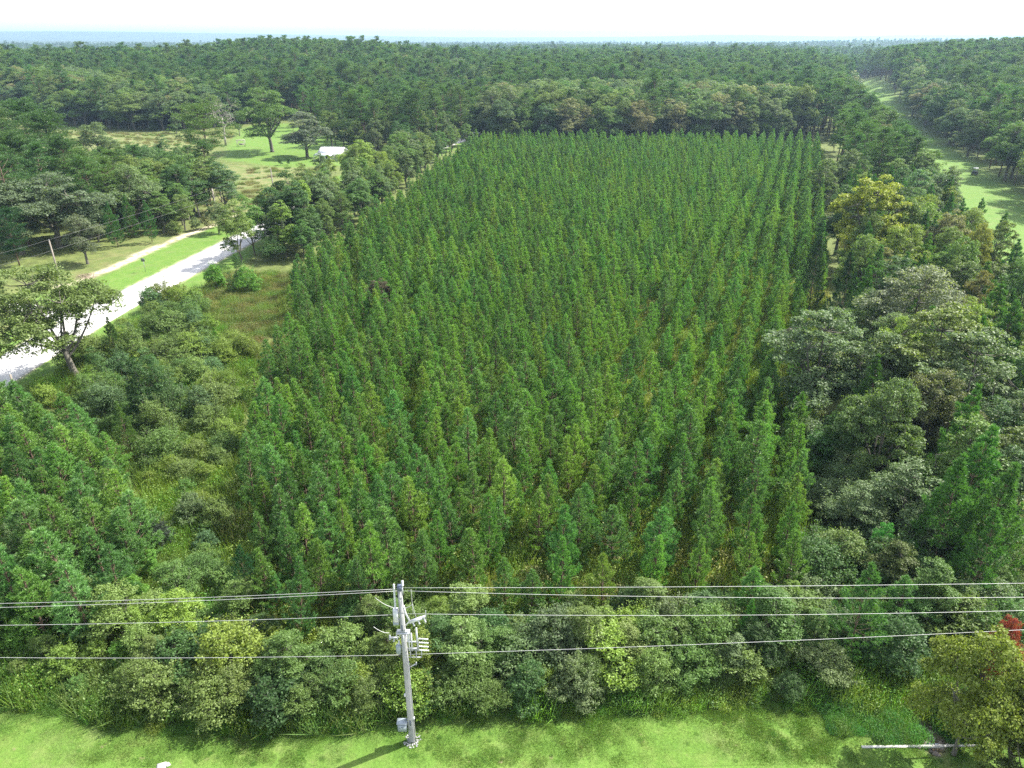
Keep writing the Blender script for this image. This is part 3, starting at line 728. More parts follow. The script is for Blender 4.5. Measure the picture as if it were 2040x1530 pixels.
# --- left of the road
for px, py, h, sw, lb in ((38, 226, 19, 1.15, 'broad dark pine with a rounded crown, highest of the roadside clump'), (-25, 240, 19, 1.1, 'dark pine cut by the picture edge above the live oak'),
                          (92, 250, 18, 1.0, 'dark pine on the field side of the rounded roadside clump'), (20, 292, 16, 1.0, 'dark pine standing low in front of the rounded roadside clump'),
                          (118, 296, 15, .95, 'dark pine between the rounded clump and the forked oak')):
    hero('spreading_pine', px, py, h, (.07, .135, .035), lb, sw, vi=1, cname='tall_pine')
hero('oak_tree', 182, 246, 15, C_GREY, 'grey-green oak with forked trunk showing, in front of the dry field', .85)
hero('oak_tree', 262, 284, 13, C_OLIVE, 'olive oak next to the forked oak at the field corner', .75)
hero('oak_tree', 80, 350, 14, (.11, .15, .08), 'huge spreading grey live oak on the grass by the road', 1.5, vi=2)
hero('oak_tree', 5, 372, 13, (.11, .15, .08), 'grey live oak behind the leafless-looking roadside tree', 1.25, vi=0)
hero('oak_tree', 60, 322, 12, C_GREY, 'grey oak squeezed between dark pines and the huge live oak', .8)
hero('oak_tree', 150, 430, 9, (.12, .15, .085), 'low greyish oak drooping over the mown verge', .9)
hero('spreading_pine', 10, 432, 9, (.035, .09, .028), 'dark green pine at the picture edge below the live oak', .9, vi=1, cname='tall_pine')
hero('broadleaf_tree', 322, 268, 13, C_DARK, 'dark narrow tree rising in front of the dry field', .8)
hero('broadleaf_tree', 352, 285, 12, C_MID, 'slim tree right beside the dark narrow tree at the field', .8)
for px, py, h, c, lb in ((240, 330, 11, C_MID, 'roadside tree whose green crown sits over thin pine trunks'), (286, 322, 13, C_OLIVE, 'olive tree with a loose crown in the roadside belt'),
                         (330, 318, 13, C_OLIVE, 'olive tree in the middle of the roadside belt'), (366, 306, 14, C_MID, 'tall slim tree in the belt beside the brushy field'),
                         (398, 312, 13, C_OLIVE, 'slim tree with pale trunk showing near the belt end'), (432, 322, 12, C_BLUE, 'last slim tree of the belt beside the brushy field'),
                         (205, 352, 10, C_MID, 'green tree above the mown strip with shaded trunks'), (175, 395, 9, C_BLUE, 'pale-leaved small tree next to the huge live oak'),
                         (310, 380, 9, C_MID, 'low tree at the front of the roadside belt'), (355, 385, 8, C_OLIVE, 'low leafy tree beneath pale leaning trunks'),
                         (425, 400, 7, C_GREY, 'low grey tree at the end of the sandy track')):
    hero('broadleaf_tree', px, py, h, c, lb, 1.3)
for px, py, h, lb in ((248, 388, 9, 'young pine with bare lower trunk over the shaded mown strip'), (285, 400, 8.5, 'young pine nearest the sandy track in the roadside belt'),
                      (215, 402, 9, 'young pine beside the huge live oak'), (268, 360, 10, 'young pine behind two others over the shaded strip')):
    hero('big_young_pine', px, py, h, (.07, .16, .04), lb, .95)
for px, py, h, c, lb in ((345, 440, 3, C_OLIVE, 'round olive shrub on the verge below the roadside belt'), (385, 432, 3, C_GREY, 'grey shrub at the belt foot beside the sandy track'),
                         (410, 425, 3.4, C_TAN, 'brownish brush at the belt foot near the track end'), (440, 405, 3.2, C_OLIVE, 'olive brush where the belt meets the field'),
                         (460, 360, 2.6, C_MID, 'small bush in the brushy field beyond the belt'), (232, 456, 2, C_MID, 'low bush in the shade of the roadside pines')):
    hero('shrub', px, py, h, c, lb)
hero('spreading_pine', 400, 222, 16.4, (.10, .17, .035), 'flat-topped pine standing alone at the lawn corner', 1.25, vi=0, cname='tall_pine')
hero('oak_tree', 525, 176, 22, (.11, .175, .045), 'tallest oak on the lawn, straight trunk, in front of the pine stand', 1.0, vi=2)
hero('oak_tree', 602, 224, 15, (.13, .16, .11), 'silvery grey oak on the lawn beside the white-roofed house', 1.35, vi=3)
hero('broadleaf_tree', 703, 294, 10, C_OLIVE, 'olive tree screening the right end of the white-roofed house', 1.2)
hero('broadleaf_tree', 738, 296, 11, C_MID, 'green tree in front of the dark-roofed shed', 1.2)
hero('broadleaf_tree', 628, 352, 8, C_OLIVE, 'olive tree in front of the lawn below the silvery oak', 1.2)
hero('oak_tree', 655, 222, 13, C_OLIVE, 'olive tree behind the white-roofed house', .8)
hero('oak_tree', 470, 222, 10, C_GREY, 'small grey oak next to the leafless tree', .7)
hero('cedar', 700, 235, 11, C_DARK, 'dark cedar behind the white-roofed house', 1.1)
hero('cedar', 302, 228, 7, C_DARK, 'small dark cedar at the back edge of the dry field', 1.0)
hero('oak_tree', 345, 228, 8, C_BLUE, 'round pale tree at the back edge of the dry field', .8)
hero('shrub', 557, 313, 2.6, C_DARK, 'clipped round dark bush on the lawn, nearer the tallest oak', .7)
hero('shrub', 574, 312, 2.6, C_DARK, 'clipped round dark bush on the lawn, nearer the silvery oak', .75)
hero('roadside_tree', 92, 522, 15, (.12, .175, .05), 'open-crowned tree with spreading limbs leaning over the pale road', 1.15, rot=0.0, cname='broadleaf_tree')
hero('broadleaf_tree', 568, 338, 14, C_DARK, 'dense dark tree at the road bend, tallest there', 1.05)
hero('broadleaf_tree', 548, 392, 10.5, (.05, .08, .035), 'dark tree leaning over the road at its visible end', 1.15)
hero('broadleaf_tree', 605, 392, 10.5, C_DARK, 'dark tree behind the plantation corner at the road bend', 1.1)
hero('broadleaf_tree', 536, 372, 12, C_DARK, 'dark tree standing right against the road at the bend', 1.25)
hero('broadleaf_tree', 585, 362, 13, C_DARK, 'dark tree just behind the road bend', 1.25)
hero('shrub', 540, 478, 4.2, C_DARK, 'dark bush against the grass verge where the plantation starts', 1.0)
hero('shrub', 487, 532, 4.4, C_LIME, 'round bright green bush alone in the brown weeds', .85)
hero('shrub', 424, 528, 4.4, C_LIME, 'bright feathery bush between verge and brown weeds', .8)
hero('cedar', 466, 497, 6, C_DARK, 'narrow dark cedar behind the bright bushes', .6)
hero('cedar', 455, 540, 4.2, C_DARK, 'stunted dark cedar between the two bright bushes', .55)
# --- the rough ground below the road
for px, py, h, c, k, lb in ((212, 634, 6.5, C_DARK, 'big_young_pine', 'dark pine sapling poking over the road edge'), (188, 690, 6, C_DARK, 'cedar', 'dark evergreen beside the roadside tree trunk'),
        (258, 655, 5, C_OLIVE, 'shrub', 'olive thicket bush above the dark cedars'), (296, 690, 7.5, C_DARK, 'cedar', 'dark cedar topmost of the three-cedar clump'),
        (262, 712, 8.5, (.04, .085, .022), 'cedar', 'widest cedar of the clump, green-tipped'), (330, 730, 7, C_DARK, 'cedar', 'dark cedar on the weedy side of the clump'),
        (230, 800, 6.5, C_MID, 'big_young_pine', 'bright pine sapling below the cedar clump'), (345, 655, 4.2, C_OLIVE, 'shrub', 'olive bush above the brown clearing edge'),
        (322, 612, 4.2, C_MID, 'shrub', 'broad bush touching the mown verge'), (385, 620, 3.6, C_BLUE, 'shrub', 'feathery blue-green bush beside the brown weeds'),
        (400, 672, 3.4, C_BLUE, 'shrub', 'feathery low bush down the clearing edge'), (160, 742, 5.5, C_MID, 'broadleaf_tree', 'slim sapling by the roadside sign post'),
        (196, 765, 5, C_BLUE, 'shrub', 'bluish leafy bush under the roadside tree'), (424, 652, 3.2, C_LIME, 'young_pine', 'small bright pine alone in the brown clearing'),
        (140, 660, 5, C_OLIVE, 'shrub', 'dark olive bush at the foot of the roadside tree'), (300, 800, 4.5, C_OLIVE, 'shrub', 'olive bush in the gap below the cedars'),
        (390, 770, 4.5, C_BLUE, 'shrub', 'pale feathery bush between cedars and plantation'), (402, 810, 3.5, C_OLIVE, 'shrub', 'low bush in the gap beside the plantation'),
        (292, 1030, 3.6, (.03, .045, .03), 'shrub', 'blackish round bush in the weedy gap'), (296, 1095, 3.2, C_LIME, 'cedar', 'small bright cone-shaped bush in the weedy gap'),
        (15, 1035, 5, C_GREY, 'broadleaf_tree', 'pale-leaved tree cut by the picture edge among young pines'), (478, 1088, 5.0, (.04, .12, .045), 'big_young_pine', 'low bluish pine alone at the gap mouth'),
        (375, 985, 3, C_GREY, 'shrub', 'soft grey bush, upper one in the weedy gap'), (425, 1000, 3, C_OLIVE, 'shrub', 'soft olive bush against the plantation side of the gap'),
        (755, 556, 6.5, (.09, .075, .05), 'oak_tree', 'brownish round tree sunk among the plantation pines')):
    hero(k, px, py, h, c, lb, .9 if k != 'cedar' else 1.0, cname='young_pine' if k == 'big_young_pine' else None)
# --- the wood at the right
for px, py, h, c, k, sw, lb in ((1758, 352, 17, (.25, .29, .035), 'oak_tree', .95, 'yellow-green tree, brightest crown of the wood, above the plantation edge'),
        (1770, 250, 15, (.12, .125, .045), 'oak_tree', .95, 'tan-green spreading tree in front of the far grass strip'), (1700, 300, 13, C_GREY, 'oak_tree', .8, 'grey tree between plantation tips and the tan-green tree'),
        (1850, 300, 13, C_OLIVE, 'oak_tree', .9, 'olive tree overlapping the grass strip bend'), (1900, 330, 12, C_GREY, 'oak_tree', .8, 'grey-olive tree just before the open grass strip'),
        (1650, 318, 12, C_OLIVE, 'oak_tree', .75, 'olive tree at the far plantation corner'), (1690, 372, 13, C_DARK, 'oak_tree', .8, 'dark tree shading the plantation beside the yellow-green tree'),
        (1650, 618, 12.5, (.12, .175, .075), 'oak_tree', 1.12, 'wide grey oak reaching over the plantation rows'), (1845, 532, 14, (.17, .20, .12), 'oak_tree', .95, 'palest silvery tree of the wood'),
        (1768, 496, 10, C_TAN, 'oak_tree', .55, 'small tan round crown beside the palest tree'), (1890, 612, 14, (.14, .19, .055), 'oak_tree', 1.0, 'broad olive-grey oak below the palest tree'),
        (1960, 660, 13, C_GREY, 'oak_tree', 1.1, 'broad grey oak nearest the picture edge'), (1780, 668, 11, C_GREY, 'oak_tree', .95, 'grey oak crowded between two broad oaks'),
        (1790, 762, 11.5, (.11, .17, .055), 'oak_tree', .72, 'grey oak with a dark trunk standing clear below'), (1875, 745, 10.5, (.11, .13, .05), 'oak_tree', .8, 'olive oak with a forked black trunk'),
        (1960, 450, 13, C_GOLD, 'oak_tree', .5, 'small golden crown under the grass strip'), (1905, 420, 13, C_TAN, 'oak_tree', .7, 'tan-grey crown close to the open grass'),
        (1960, 545, 12, (.15, .145, .05), 'oak_tree', .6, 'yellowish round crown near the picture edge'), (1700, 800, 8, C_DARK, 'oak_tree', .7, 'dark low tree beneath the wide grey oak'),
        (1720, 960, 6, C_GREY, 'broadleaf_tree', 1.3, 'light grey bush-like tree below the shaded hollow'), (1830, 920, 8, C_GREY, 'broadleaf_tree', 1.3, 'pale-leaved tree under the forked oak'),
        (1690, 1062, 4.5, C_OLIVE, 'shrub', 1.2, 'round olive thicket at the foot of the wood'), (1800, 1080, 5.5, (.09, .125, .035), 'broadleaf_tree', 1.3, 'olive spreading sapling at the foot of the wood'),
        (1772, 1042, 5, (.08, .25, .035), 'broadleaf_tree', .7, 'vivid green sapling, brightest at the foot of the wood'),
        (1870, 1120, 6, C_MID, 'broadleaf_tree', 1.2, 'green sapling above the golden maple')):
    hero(k, px, py, h, c, lb, sw)
for px, py, h, sw, c, lb in ((1958, 772, 12.5, .8, (.08, .19, .045), 'pointed pine standing proud below the broad grey oak'), (1985, 858, 12, 1.0, (.095, .21, .05), 'big bright pine at the picture edge'),
        (1925, 905, 11, .95, (.09, .20, .045), 'big bright pine left of the largest one at the picture edge'), (2035, 930, 11, 1.0, (.085, .19, .045), 'big pine cut by the picture edge'),
        (1975, 1010, 9, .95, (.08, .18, .045), 'lower bright pine beneath the big ones at the picture edge'), (1895, 385, 12, .85, (.07, .15, .04), 'pine beside the grass strip with pointed tips'),
        (1960, 395, 11, .8, (.07, .15, .04), 'pine in front of the grass strip bend'), (2010, 425, 11, .85, (.07, .15, .04), 'pine at the picture edge in front of the grass'),
        (1990, 565, 13, 1.0, (.075, .17, .04), 'dense pine right of the palest tree'), (2035, 600, 12, 1.0, (.07, .16, .04), 'dense pine cut by the picture edge near the palest tree'),
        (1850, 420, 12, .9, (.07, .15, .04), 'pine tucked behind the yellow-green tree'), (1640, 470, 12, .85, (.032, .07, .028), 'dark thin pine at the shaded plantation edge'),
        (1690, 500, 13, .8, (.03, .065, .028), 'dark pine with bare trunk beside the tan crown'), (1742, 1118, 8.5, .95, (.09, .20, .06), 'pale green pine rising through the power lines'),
        (1502, 1192, 5, .8, (.1, .23, .045), 'short bright pine just under the power lines')):
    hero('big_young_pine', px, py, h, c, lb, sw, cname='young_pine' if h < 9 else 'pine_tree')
hero('maple_tree', 1990, 1268, 9.2, (.17, .21, .035), 'golden maple, near corner of the lawn, beside the concrete headwall', .66, rot=1.0)
hero('maple_tree', 2100, 1330, 8.0, (.12, .15, .032), 'green and gold maple overlapping the golden one', .75, rot=3.0)
hero('maple_tree', 2105, 1420, 6.4, (.085, .115, .03), 'darker low maple at the picture corner', .7, rot=4.2)
hero('maple_tree', 2020, 1232, 6.4, C_RED, 'small red-leaved tree behind the golden maple', .36, rot=2.0)

HX = np.array([t['x'] for t in T]); HY = np.array([t['y'] for t in T])
HR = np.array([{'oak_tree': 4.2, 'spreading_pine': 3.5, 'roadside_tree': 4, 'maple_tree': 2.5, 'shrub': 1.2, 'cedar': 1.3, 'young_pine': .9, 'big_young_pine': 2.0}.get(t['kind'], 1.9) * t['s'] * t['sw'] for t in T])
def free(x, y, k=1.0): return bool(np.all(np.hypot(HX - x, HY - y) > HR * k + .3))
def seen(x, y, z0, z1, m=90):
    a, b, d = proj(x, y, z1); a2, b2, d2 = proj(x, y, z0)
    return (a > -m) & (a < 2040 + m * 1.6) & (b < 1530 + m) & (b2 > 0)

# --- the planted rows
def pine_tint():
    return jit(T_YPINE[int(rng.integers(len(T_YPINE)))], .10)
gapn = lambda x, y: wob(x, y, 5.5, 3) + .5 * wob(x, y, 2.1, 1)
row = 0
v = 7.5
while v > -130:
    u = 30 + rng.uniform(0, 2); pos = 0
    while u < 330:
        du = 2.25
        x, y = xy(u + rng.normal() * (.22 if v > -48 else .5), v + rng.normal() * (.12 if v > -48 else .75))
        u += du * rng.uniform(.85, 1.15)
        if inpoly([x], [y], PLANT)[0] and free(x, y, .85):
            edge = float(polysd(np.array([x]), np.array([y]), PLANT)[0])
            if gapn(x, y) > .98 or rng.random() < .06 or (y < 75 and x < 5 and gapn(x + 40, y) > .8): continue
            hh = rng.normal(6.7, .75) + .75 * float(wob(x, y, 17, 5)) - (.8 if edge < 3 else 0)
            put('young_pine', x, y, max(hh, 3.6), pine_tint(), zone='plant', sw=rng.uniform(1.02, 1.42) * (.84 if v > -48 else 1.06))
            T[-1]['rc'] = (row, pos); pos += 1
    v -= 3.15; row += 1
row = 0
v = -20.0
while v > -110:
    u = 10 + rng.uniform(0, 2); pos = 0
    while u < 120:
        x, y = xy(u + rng.normal() * .3, v + rng.normal() * .3); u += 2.4 * rng.uniform(.85, 1.15)
        if inpoly([x], [y], LBLOCK)[0] and free(x, y, .8) and rng.random() > .05:
            put('young_pine', x, y, rng.normal(6.6, .6), pine_tint(), zone='lblock', sw=rng.uniform(1.1, 1.45)); T[-1]['rc'] = (row, pos); pos += 1
    v -= 2.9; row += 1

# --- shrubs along the lawn
def belt(n_rows, y0, dy, hlo, hhi, dx, name):
    for r in range(n_rows):
        x = -46.0 + rng.uniform(0, dx)
        while x < 34:
            yy = float(lawn_y(x)) + y0 + r * dy + rng.normal() * .7
            x += dx * rng.uniform(.7, 1.3)
            if inpoly([x], [yy], PLANT)[0] and rng.random() < .65: continue
            if not free(x, yy, .6): continue
            if x > 21.5 and yy < 36: continue
            c = [C_OLIVE, C_MID, C_DARK, C_OLIVE, C_MID, C_GREY, C_OLIVE, (.08, .16, .04), C_OLIVE, C_MID, C_YEL][int(rng.integers(11))]
            if x < -24: c = [C_YEL, C_OLIVE, C_LIME, C_MID][int(rng.integers(4))]
            if name != 'belt0' and rng.random() < .3:
                put('broadleaf_tree', x, yy, rng.uniform(hlo + .8, hhi + .9) * (.6 if x < -26 and name == 'belt1' else 1), jit(c), zone=name, sw=rng.uniform(1.2, 1.7)); T[-1]['cw'] = c
            elif name in ('belt2', 'belt3') and rng.random() < .16:
                put('young_pine', x, yy, rng.uniform(3.5, 6), pine_tint(), zone=name, sw=1.3); T[-1]['cw'] = C_MID
            else:
                put('shrub', x, yy, rng.uniform(hlo, hhi) * (.6 if x < -26 and name in ('belt0', 'belt1') else 1), jit(c), zone=name, sw=rng.uniform(.8, 1.35)); T[-1]['cw'] = c
belt(1, 1.2, 0, 1.3, 3.2, 1.3, 'belt0')
belt(1, 3.2, 0, 2.4, 4.6, 1.5, 'belt1')
belt(1, 5.5, 0, 2.0, 4.2, 1.7, 'belt2')
belt(1, 8.2, 0, 1.6, 3.4, 2.6, 'belt3')
# --- shrubs in the weedy gap, and by the road
GAP = pxpoly([(130, 700), (330, 590), (395, 605), (455, 690), (500, 720), (478, 790), (455, 950), (450, 1190), (215, 1180), (320, 1010), (250, 900), (190, 820), (60, 800), (60, 780)])
gx0, gx1 = min(p[0] for p in GAP), max(p[0] for p in GAP); gy0, gy1 = min(p[1] for p in GAP), max(p[1] for p in GAP)
for _ in range(620):
    x, y = rng.uniform(gx0, gx1), rng.uniform(gy0, gy1)
    if not inpoly([x], [y], GAP)[0] or not free(x, y, .7): continue
    if segdist(np.array([x]), np.array([y]), ROAD_C)[0] < 8.5: continue
    if any(math.hypot(t['x'] - x, t['y'] - y) < 1.55 for t in T if t['zone'] in ('gap',)): continue
    c = [C_OLIVE, C_YEL, C_MID, C_OLIVE, C_MID, C_YEL, C_BLUE][int(rng.integers(7))]
    hi = 2.6 if y < 62 else 4.4
    put('shrub', x, y, rng.uniform(1.3, hi), jit(c), zone='gap', sw=rng.uniform(.85, 1.25)); T[-1]['cw'] = c

# --- tree line between plantation and house
LINE = [tuple(at(a, b, 9)) for a, b in ((600, 430), (640, 400), (700, 372), (760, 340), (820, 300), (880, 262), (950, 232))]
seg = np.r_[0, np.cumsum(np.hypot(*np.diff(np.array(LINE), axis=0).T))]
for off, hh, step in ((1.5, 9, 4.0), (6.0, 11.5, 4.6), (11.5, 12.5, 5.2), (17, 12, 6)):
    s = rng.uniform(0, 3)
    while s < seg[-1] + 14:
        x = np.interp(s, seg, [p[0] for p in LINE]); y = np.interp(s, seg, [p[1] for p in LINE]); k = min(int(np.searchsorted(seg, s)), len(LINE) - 1); k = max(k, 1)
        d = norm(np.array(LINE[k]) - np.array(LINE[k - 1]))
        if s > seg[-1]: x += d[0] * (s - seg[-1]); y += d[1] * (s - seg[-1])
        x += -d[1] * off + rng.normal() * .9; y += d[0] * off + rng.normal() * 1.2
        s += step * rng.uniform(.75, 1.3)
        if not free(x, y, .9) or segdist(np.array([x]), np.array([y]), ROAD_C)[0] < 7: continue
        c = [C_OLIVE, C_MID, C_GREY, C_OLIVE, C_YEL, C_DARK][int(rng.integers(6))]
        put('broadleaf_tree' if rng.random() < .7 else 'oak_tree', x, y, hh * rng.uniform(.8, 1.12), jit(c), zone='line', sw=rng.uniform(.85, 1.05) if rng.random() < .7 else .8); T[-1]['cw'] = c

def scatter(zone, test, x0, x1, y0, y1, sp, pick, hr, tries=1.0):
    nxx, nyy = int((x1 - x0) / sp), int((y1 - y0) / sp)
    for i in range(nxx):
        for j in range(nyy):
            x = x0 + (i + .5 + rng.uniform(-.42, .42)) * sp; y = y0 + (j + .5 + rng.uniform(-.42, .42)) * sp
            if not test(x, y): continue
            z = float(H(x, y))
            if not seen(x, y, z, z + 20): continue
            if not free(x, y, .8): continue
            k, h, c, sw = pick(x, y); put(k, x, y, h, jit(c), zone=zone, sw=sw); T[-1]['cw'] = c
PAL = [C_GREY, C_OLIVE, C_OLIVE, C_MID, C_DARK, C_YEL, C_MID, C_BLUE]
# wood between plantation and corridor
def pick_wood(x, y):
    u_, v_ = uv(x, y); r = rng.random()
    if u_ > 205 and v_ > 14 and u_ < 420 and r < .6: return 'tall_pine', rng.uniform(14, 18), T_TPINE[int(rng.integers(4))], 1.0
    if r < .34: return 'big_young_pine', rng.uniform(9, 12.5), (.075, .16, .042), rng.uniform(.8, 1.0)
    if r < .75: return 'oak_tree', rng.uniform(9, 13), PAL[int(rng.integers(8))], rng.uniform(.6, .85)
    return 'broadleaf_tree', rng.uniform(7, 12), PAL[int(rng.integers(8))], 1.1
def pick_wood2(x, y):
    k, h, c, sw = pick_wood(x, y); u_, v_ = uv(x, y)
    cap = 1.0 * 38 * (1 - v_ / (vR(u_) - 10.5))
    if u_ > 175 and h > cap: return k, cap, c, sw * 1.25
    return k, h, c, sw
def in_wood(x, y):
    u_, v_ = uv(x, y); lo = np.interp(u_, [40, 80, 150, 270, 290, 300], [8, 11, 12, 14, 14, 14]); hi = 34.8 if u_ > 70 else 60
    return 47 < u_ < 310 and lo < v_ < hi and y > 44
scatter('wood', in_wood, 10, 180, 44, 310, 5.0, pick_wood2, 0)
# understorey of the wood near the lawn
for _ in range(150):
    x, y = rng.uniform(15, 44), rng.uniform(40, 66)
    u_, v_ = uv(x, y)
    if v_ < 5 or not free(x, y, .5) or any(math.hypot(t['x'] - x, t['y'] - y) < 2.1 for t in T if t['zone'] in ('under', 'belt3', 'belt2')): continue
    c = [C_OLIVE, C_GREY, C_MID, C_DARK][int(rng.integers(4))]; put('shrub', x, y, rng.uniform(2.2, 4.6), jit(c), zone='under', sw=1.1); T[-1]['cw'] = c
# left roadside belt fill and beyond
BELT_L = [(-150, 142), (-98, 142), (-78, 152), (-71, 172), (-74, 190), (-100, 225), (-150, 232), (-240, 270), (-240, 170)]
def pick_l(x, y):
    k, h, c, sw = pick_l0(x, y)
    for _ in range(12):
        a_, b_, d_ = proj(x, y, h)
        if 70 < a_ < 385 and b_ < 292 + .06 * max(0, 240 - a_) and h > 4: h *= .93
    return k, h, c, sw
def pick_l0(x, y):
    r = rng.random()
    if r < .3: return 'tall_pine', rng.uniform(15, 19), T_TPINE[int(rng.integers(4))], 1.2
    if r < .65: return 'oak_tree', rng.uniform(11, 14.5), [C_GREY, C_OLIVE, C_DARK, C_MID][int(rng.integers(4))], .9
    return 'broadleaf_tree', rng.uniform(9, 13), [C_OLIVE, C_MID, C_DARK][int(rng.integers(3))], 1.1
scatter('beltl', lambda x, y: bool(inpoly([x], [y], BELT_L)[0]), -240, -60, 140, 290, 6.5, pick_l, 0)
# yard trees around the house, thin pines
def pick_y(x, y):
    r = rng.random()
    return ('oak_tree', rng.uniform(8, 13), PAL[int(rng.integers(5))], .75) if r < .55 else ('tall_pine', rng.uniform(16, 21), T_TPINE[int(rng.integers(4))], .95)
scatter('yard', lambda x, y: -62 < x < 5 and 285 < y < front_y(x) - 4 and (x + 62) * .9 < (y - 262) * 1.0 and not inpoly([x], [y], PLANT)[0] and rng.random() < .85, -62, 5, 270, 470, 7.5, pick_y, 0)
scatter('yard', lambda x, y: -100 < x < -62 and 350 < y < front_y(x) - 6 and rng.random() < .3, -100, -62, 340, 440, 9, pick_y, 0)

scatter('yard', lambda x, y: bool(inpoly([x], [y], YT)[0]) and not inpoly([x], [y], PLANT)[0], -95, 10, 255, 470, 8.0, pick_y, 0)
# --- forest beyond
def corr_dist(x, y): u_, v_ = uv(x, y); return v_
def in_forest(x, y):
    u_, v_ = uv(x, y)
    if vR(u_) - 23.5 < v_ < vR(u_) + .6 and u_ < 768: return False
    if v_ >= vR(u_): return u_ > 60
    if x < -340 and y < 440: return False
    if v_ > 8 and y < 311: return False
    return y > float(front_y(x)) + rng.uniform(-1, 2)
def pick_f(x, y):
    r = rng.random(); u_, v_ = uv(x, y); a = x / y; dist = math.hypot(x, y)
    dep = y - float(front_y(x))
    if v_ >= vR(u_):
        dr_ = v_ - vR(u_)
        pb = .38 if dr_ < 12 else .30
    elif a > -.06: pb = .88 if dep < 75 + 22 * math.sin(x / 31) else .15
    elif a < -.33: pb = .85 if dep < 62 else (.35 if dep < 110 else .06)
    else: pb = .34 if float(wob(x, y, 60, 5)) > .45 else .08
    if 3 < v_ < vR(u_) - 22.5: pb = 0
    if r < pb:
        return 'oak_tree', rng.uniform(15, 21) * (.8 if dep < 12 else 1), [C_GREY, C_OLIVE, C_GREY, C_OLIVE, C_MID, C_TAN, C_BLUE, C_OLIVE][int(rng.integers(8))], rng.uniform(.75, .95)
    if vR(u_) <= v_ < vR(u_) + 9 and u_ < 770: return 'tall_pine', rng.uniform(14, 18), T_TPINE[int(rng.integers(4))], rng.uniform(1.0, 1.2)
    if 3 < v_ < vR(u_) - 22.5 and u_ < 770: return 'tall_pine', min(rng.uniform(17, 22), rng.uniform(.9, 1.05) * 38 * (1 - v_ / (vR(u_) - 10.5))), T_TPINE[int(rng.integers(4))], rng.uniform(1.0, 1.3) * (1.3 if v_ > 22 else 1)
    return 'tall_pine', rng.uniform(18, 23) * (1.18 if rng.random() < .08 else 1) + 1.8 * float(wob(x, y, 45, 8)), T_TPINE[int(rng.integers(4))], rng.uniform(.95, 1.2)
scatter('forest', lambda x, y: in_forest(x, y) and math.hypot(x, y) < 560, -460, 420, 60, 560, 6.6, pick_f, 0)

# ------------------------------------------------------------------ turn the list into things, and the rest into masses
HMAX = {'young_pine': 300, 'tree': 0}
NAME = {'oak_tree': 'oak_tree', 'broadleaf_tree': 'broadleaf_tree', 'shrub': 'shrub', 'cedar': 'cedar_tree', 'young_pine': 'young_pine', 'big_young_pine': 'pine_tree',
        'tall_pine': 'tall_pine', 'spreading_pine': 'tall_pine', 'maple_tree': 'maple_tree', 'roadside_tree': 'broadleaf_tree'}
for t in T:
    a_, b_, d_ = proj(t['x'], t['y'], float(H(t['x'], t['y'])) + 3); t['px'], t['py'], t['d'] = float(a_), float(b_), float(d_)
    t['nm'] = t['cname'] or NAME[t['kind']]
    t['in'] = -20 < t['px'] < 2060 and 40 < t['py'] < 1560
LIM = {'young_pine': 290, 'oak_tree': 230, 'broadleaf_tree': 220, 'shrub': 280, 'tall_pine': 240, 'pine_tree': 120, 'cedar_tree': 60, 'maple_tree': 10}
for nm in LIM:
    g = sorted([t for t in T if t['nm'] == nm and (t['in'] or t['hero'])], key=lambda t: (not t['hero'], t['d']))
    for t in g[:LIM[nm]]: t['thing'] = True
ZL = {'belt0': ('in the front line by the lawn', 'front line of shrubs along the lawn'), 'belt1': ('in the second line behind the lawn', 'second line of shrubs behind the lawn'),
      'belt2': ('in the third line behind the lawn', 'third line of shrubs behind the lawn'), 'belt3': ('against the plantation front', 'shrubs against the plantation front'),
      'gap': ('in the weedy gap beside the road', 'shrubs in the weedy gap'), 'line': ('in the line beside the plantation', 'trees between plantation and house'),
      'wood': ('in the wood beside the plantation', 'trees of the wood beside the plantation'), 'under': ('at the foot of the wood', 'undergrowth at the foot of the wood'),
      'beltl': ('behind the huge live oak', 'trees across the road'), 'yard': ('around the white-roofed house', 'trees in the yard'),
      'forest': ('', 'forest trees')}
pole_xy = at(822, 1475)
cnt = {}
for zone in ('belt0', 'belt1', 'belt2', 'belt3'):
    for side, sg in (('left', -1), ('right', 1)):
        g = [t for t in T if t['zone'] == zone and t.get('thing') and (t['x'] - pole_xy[0]) * sg > 0]
        for i, t in enumerate(sorted(g, key=lambda t: abs(t['x'] - pole_xy[0]))):
            t['label'] = f"{WORD.get(t['cw'], 'dark glossy')} {dict(shrub='shrub', broadleaf_tree='sapling', young_pine='pine').get(t['nm'], 'shrub')} {ZL[zone][0]}, {nth(i)} {side} of the pole"
for zone in ('gap', 'line', 'wood', 'under', 'beltl', 'yard'):
    for t in sorted([t for t in T if t['zone'] == zone and t.get('thing')], key=lambda t: t['d']):
        w = WORD.get(t.get('cw'), 'dark green' if 'pine' in t['nm'] else 'olive-green')
        k = (zone, w, t['nm']); i = cnt.get(k, 0); cnt[k] = i + 1
        kind = {'oak_tree': 'oak', 'broadleaf_tree': 'slim tree', 'shrub': 'bush', 'tall_pine': 'tall pine', 'pine_tree': 'bushy pine'}.get(t['nm'], t['nm'])
        t['label'] = f"{w} {kind} {ZL[zone][0]}, {nth(i)} such from the camera"
rows = {}
for t in T:
    if t['zone'] in ('plant', 'lblock') and t.get('thing'): rows.setdefault((t['zone'], t['rc'][0]), []).append(t)
for zone in ('plant', 'lblock'):
    ks = sorted(k for k in rows if k[0] == zone)
    for ri, k in enumerate(ks):
        for i, t in enumerate(sorted(rows[k], key=lambda t: t['rc'][1])):
            t['label'] = (f"young pine, {nth(i)} from the front in the {nth(ri)} planted row from the right" if zone == 'plant' else
                          f"young pine in the block left of the gap, {nth(i)} in its {nth(ri)} row")
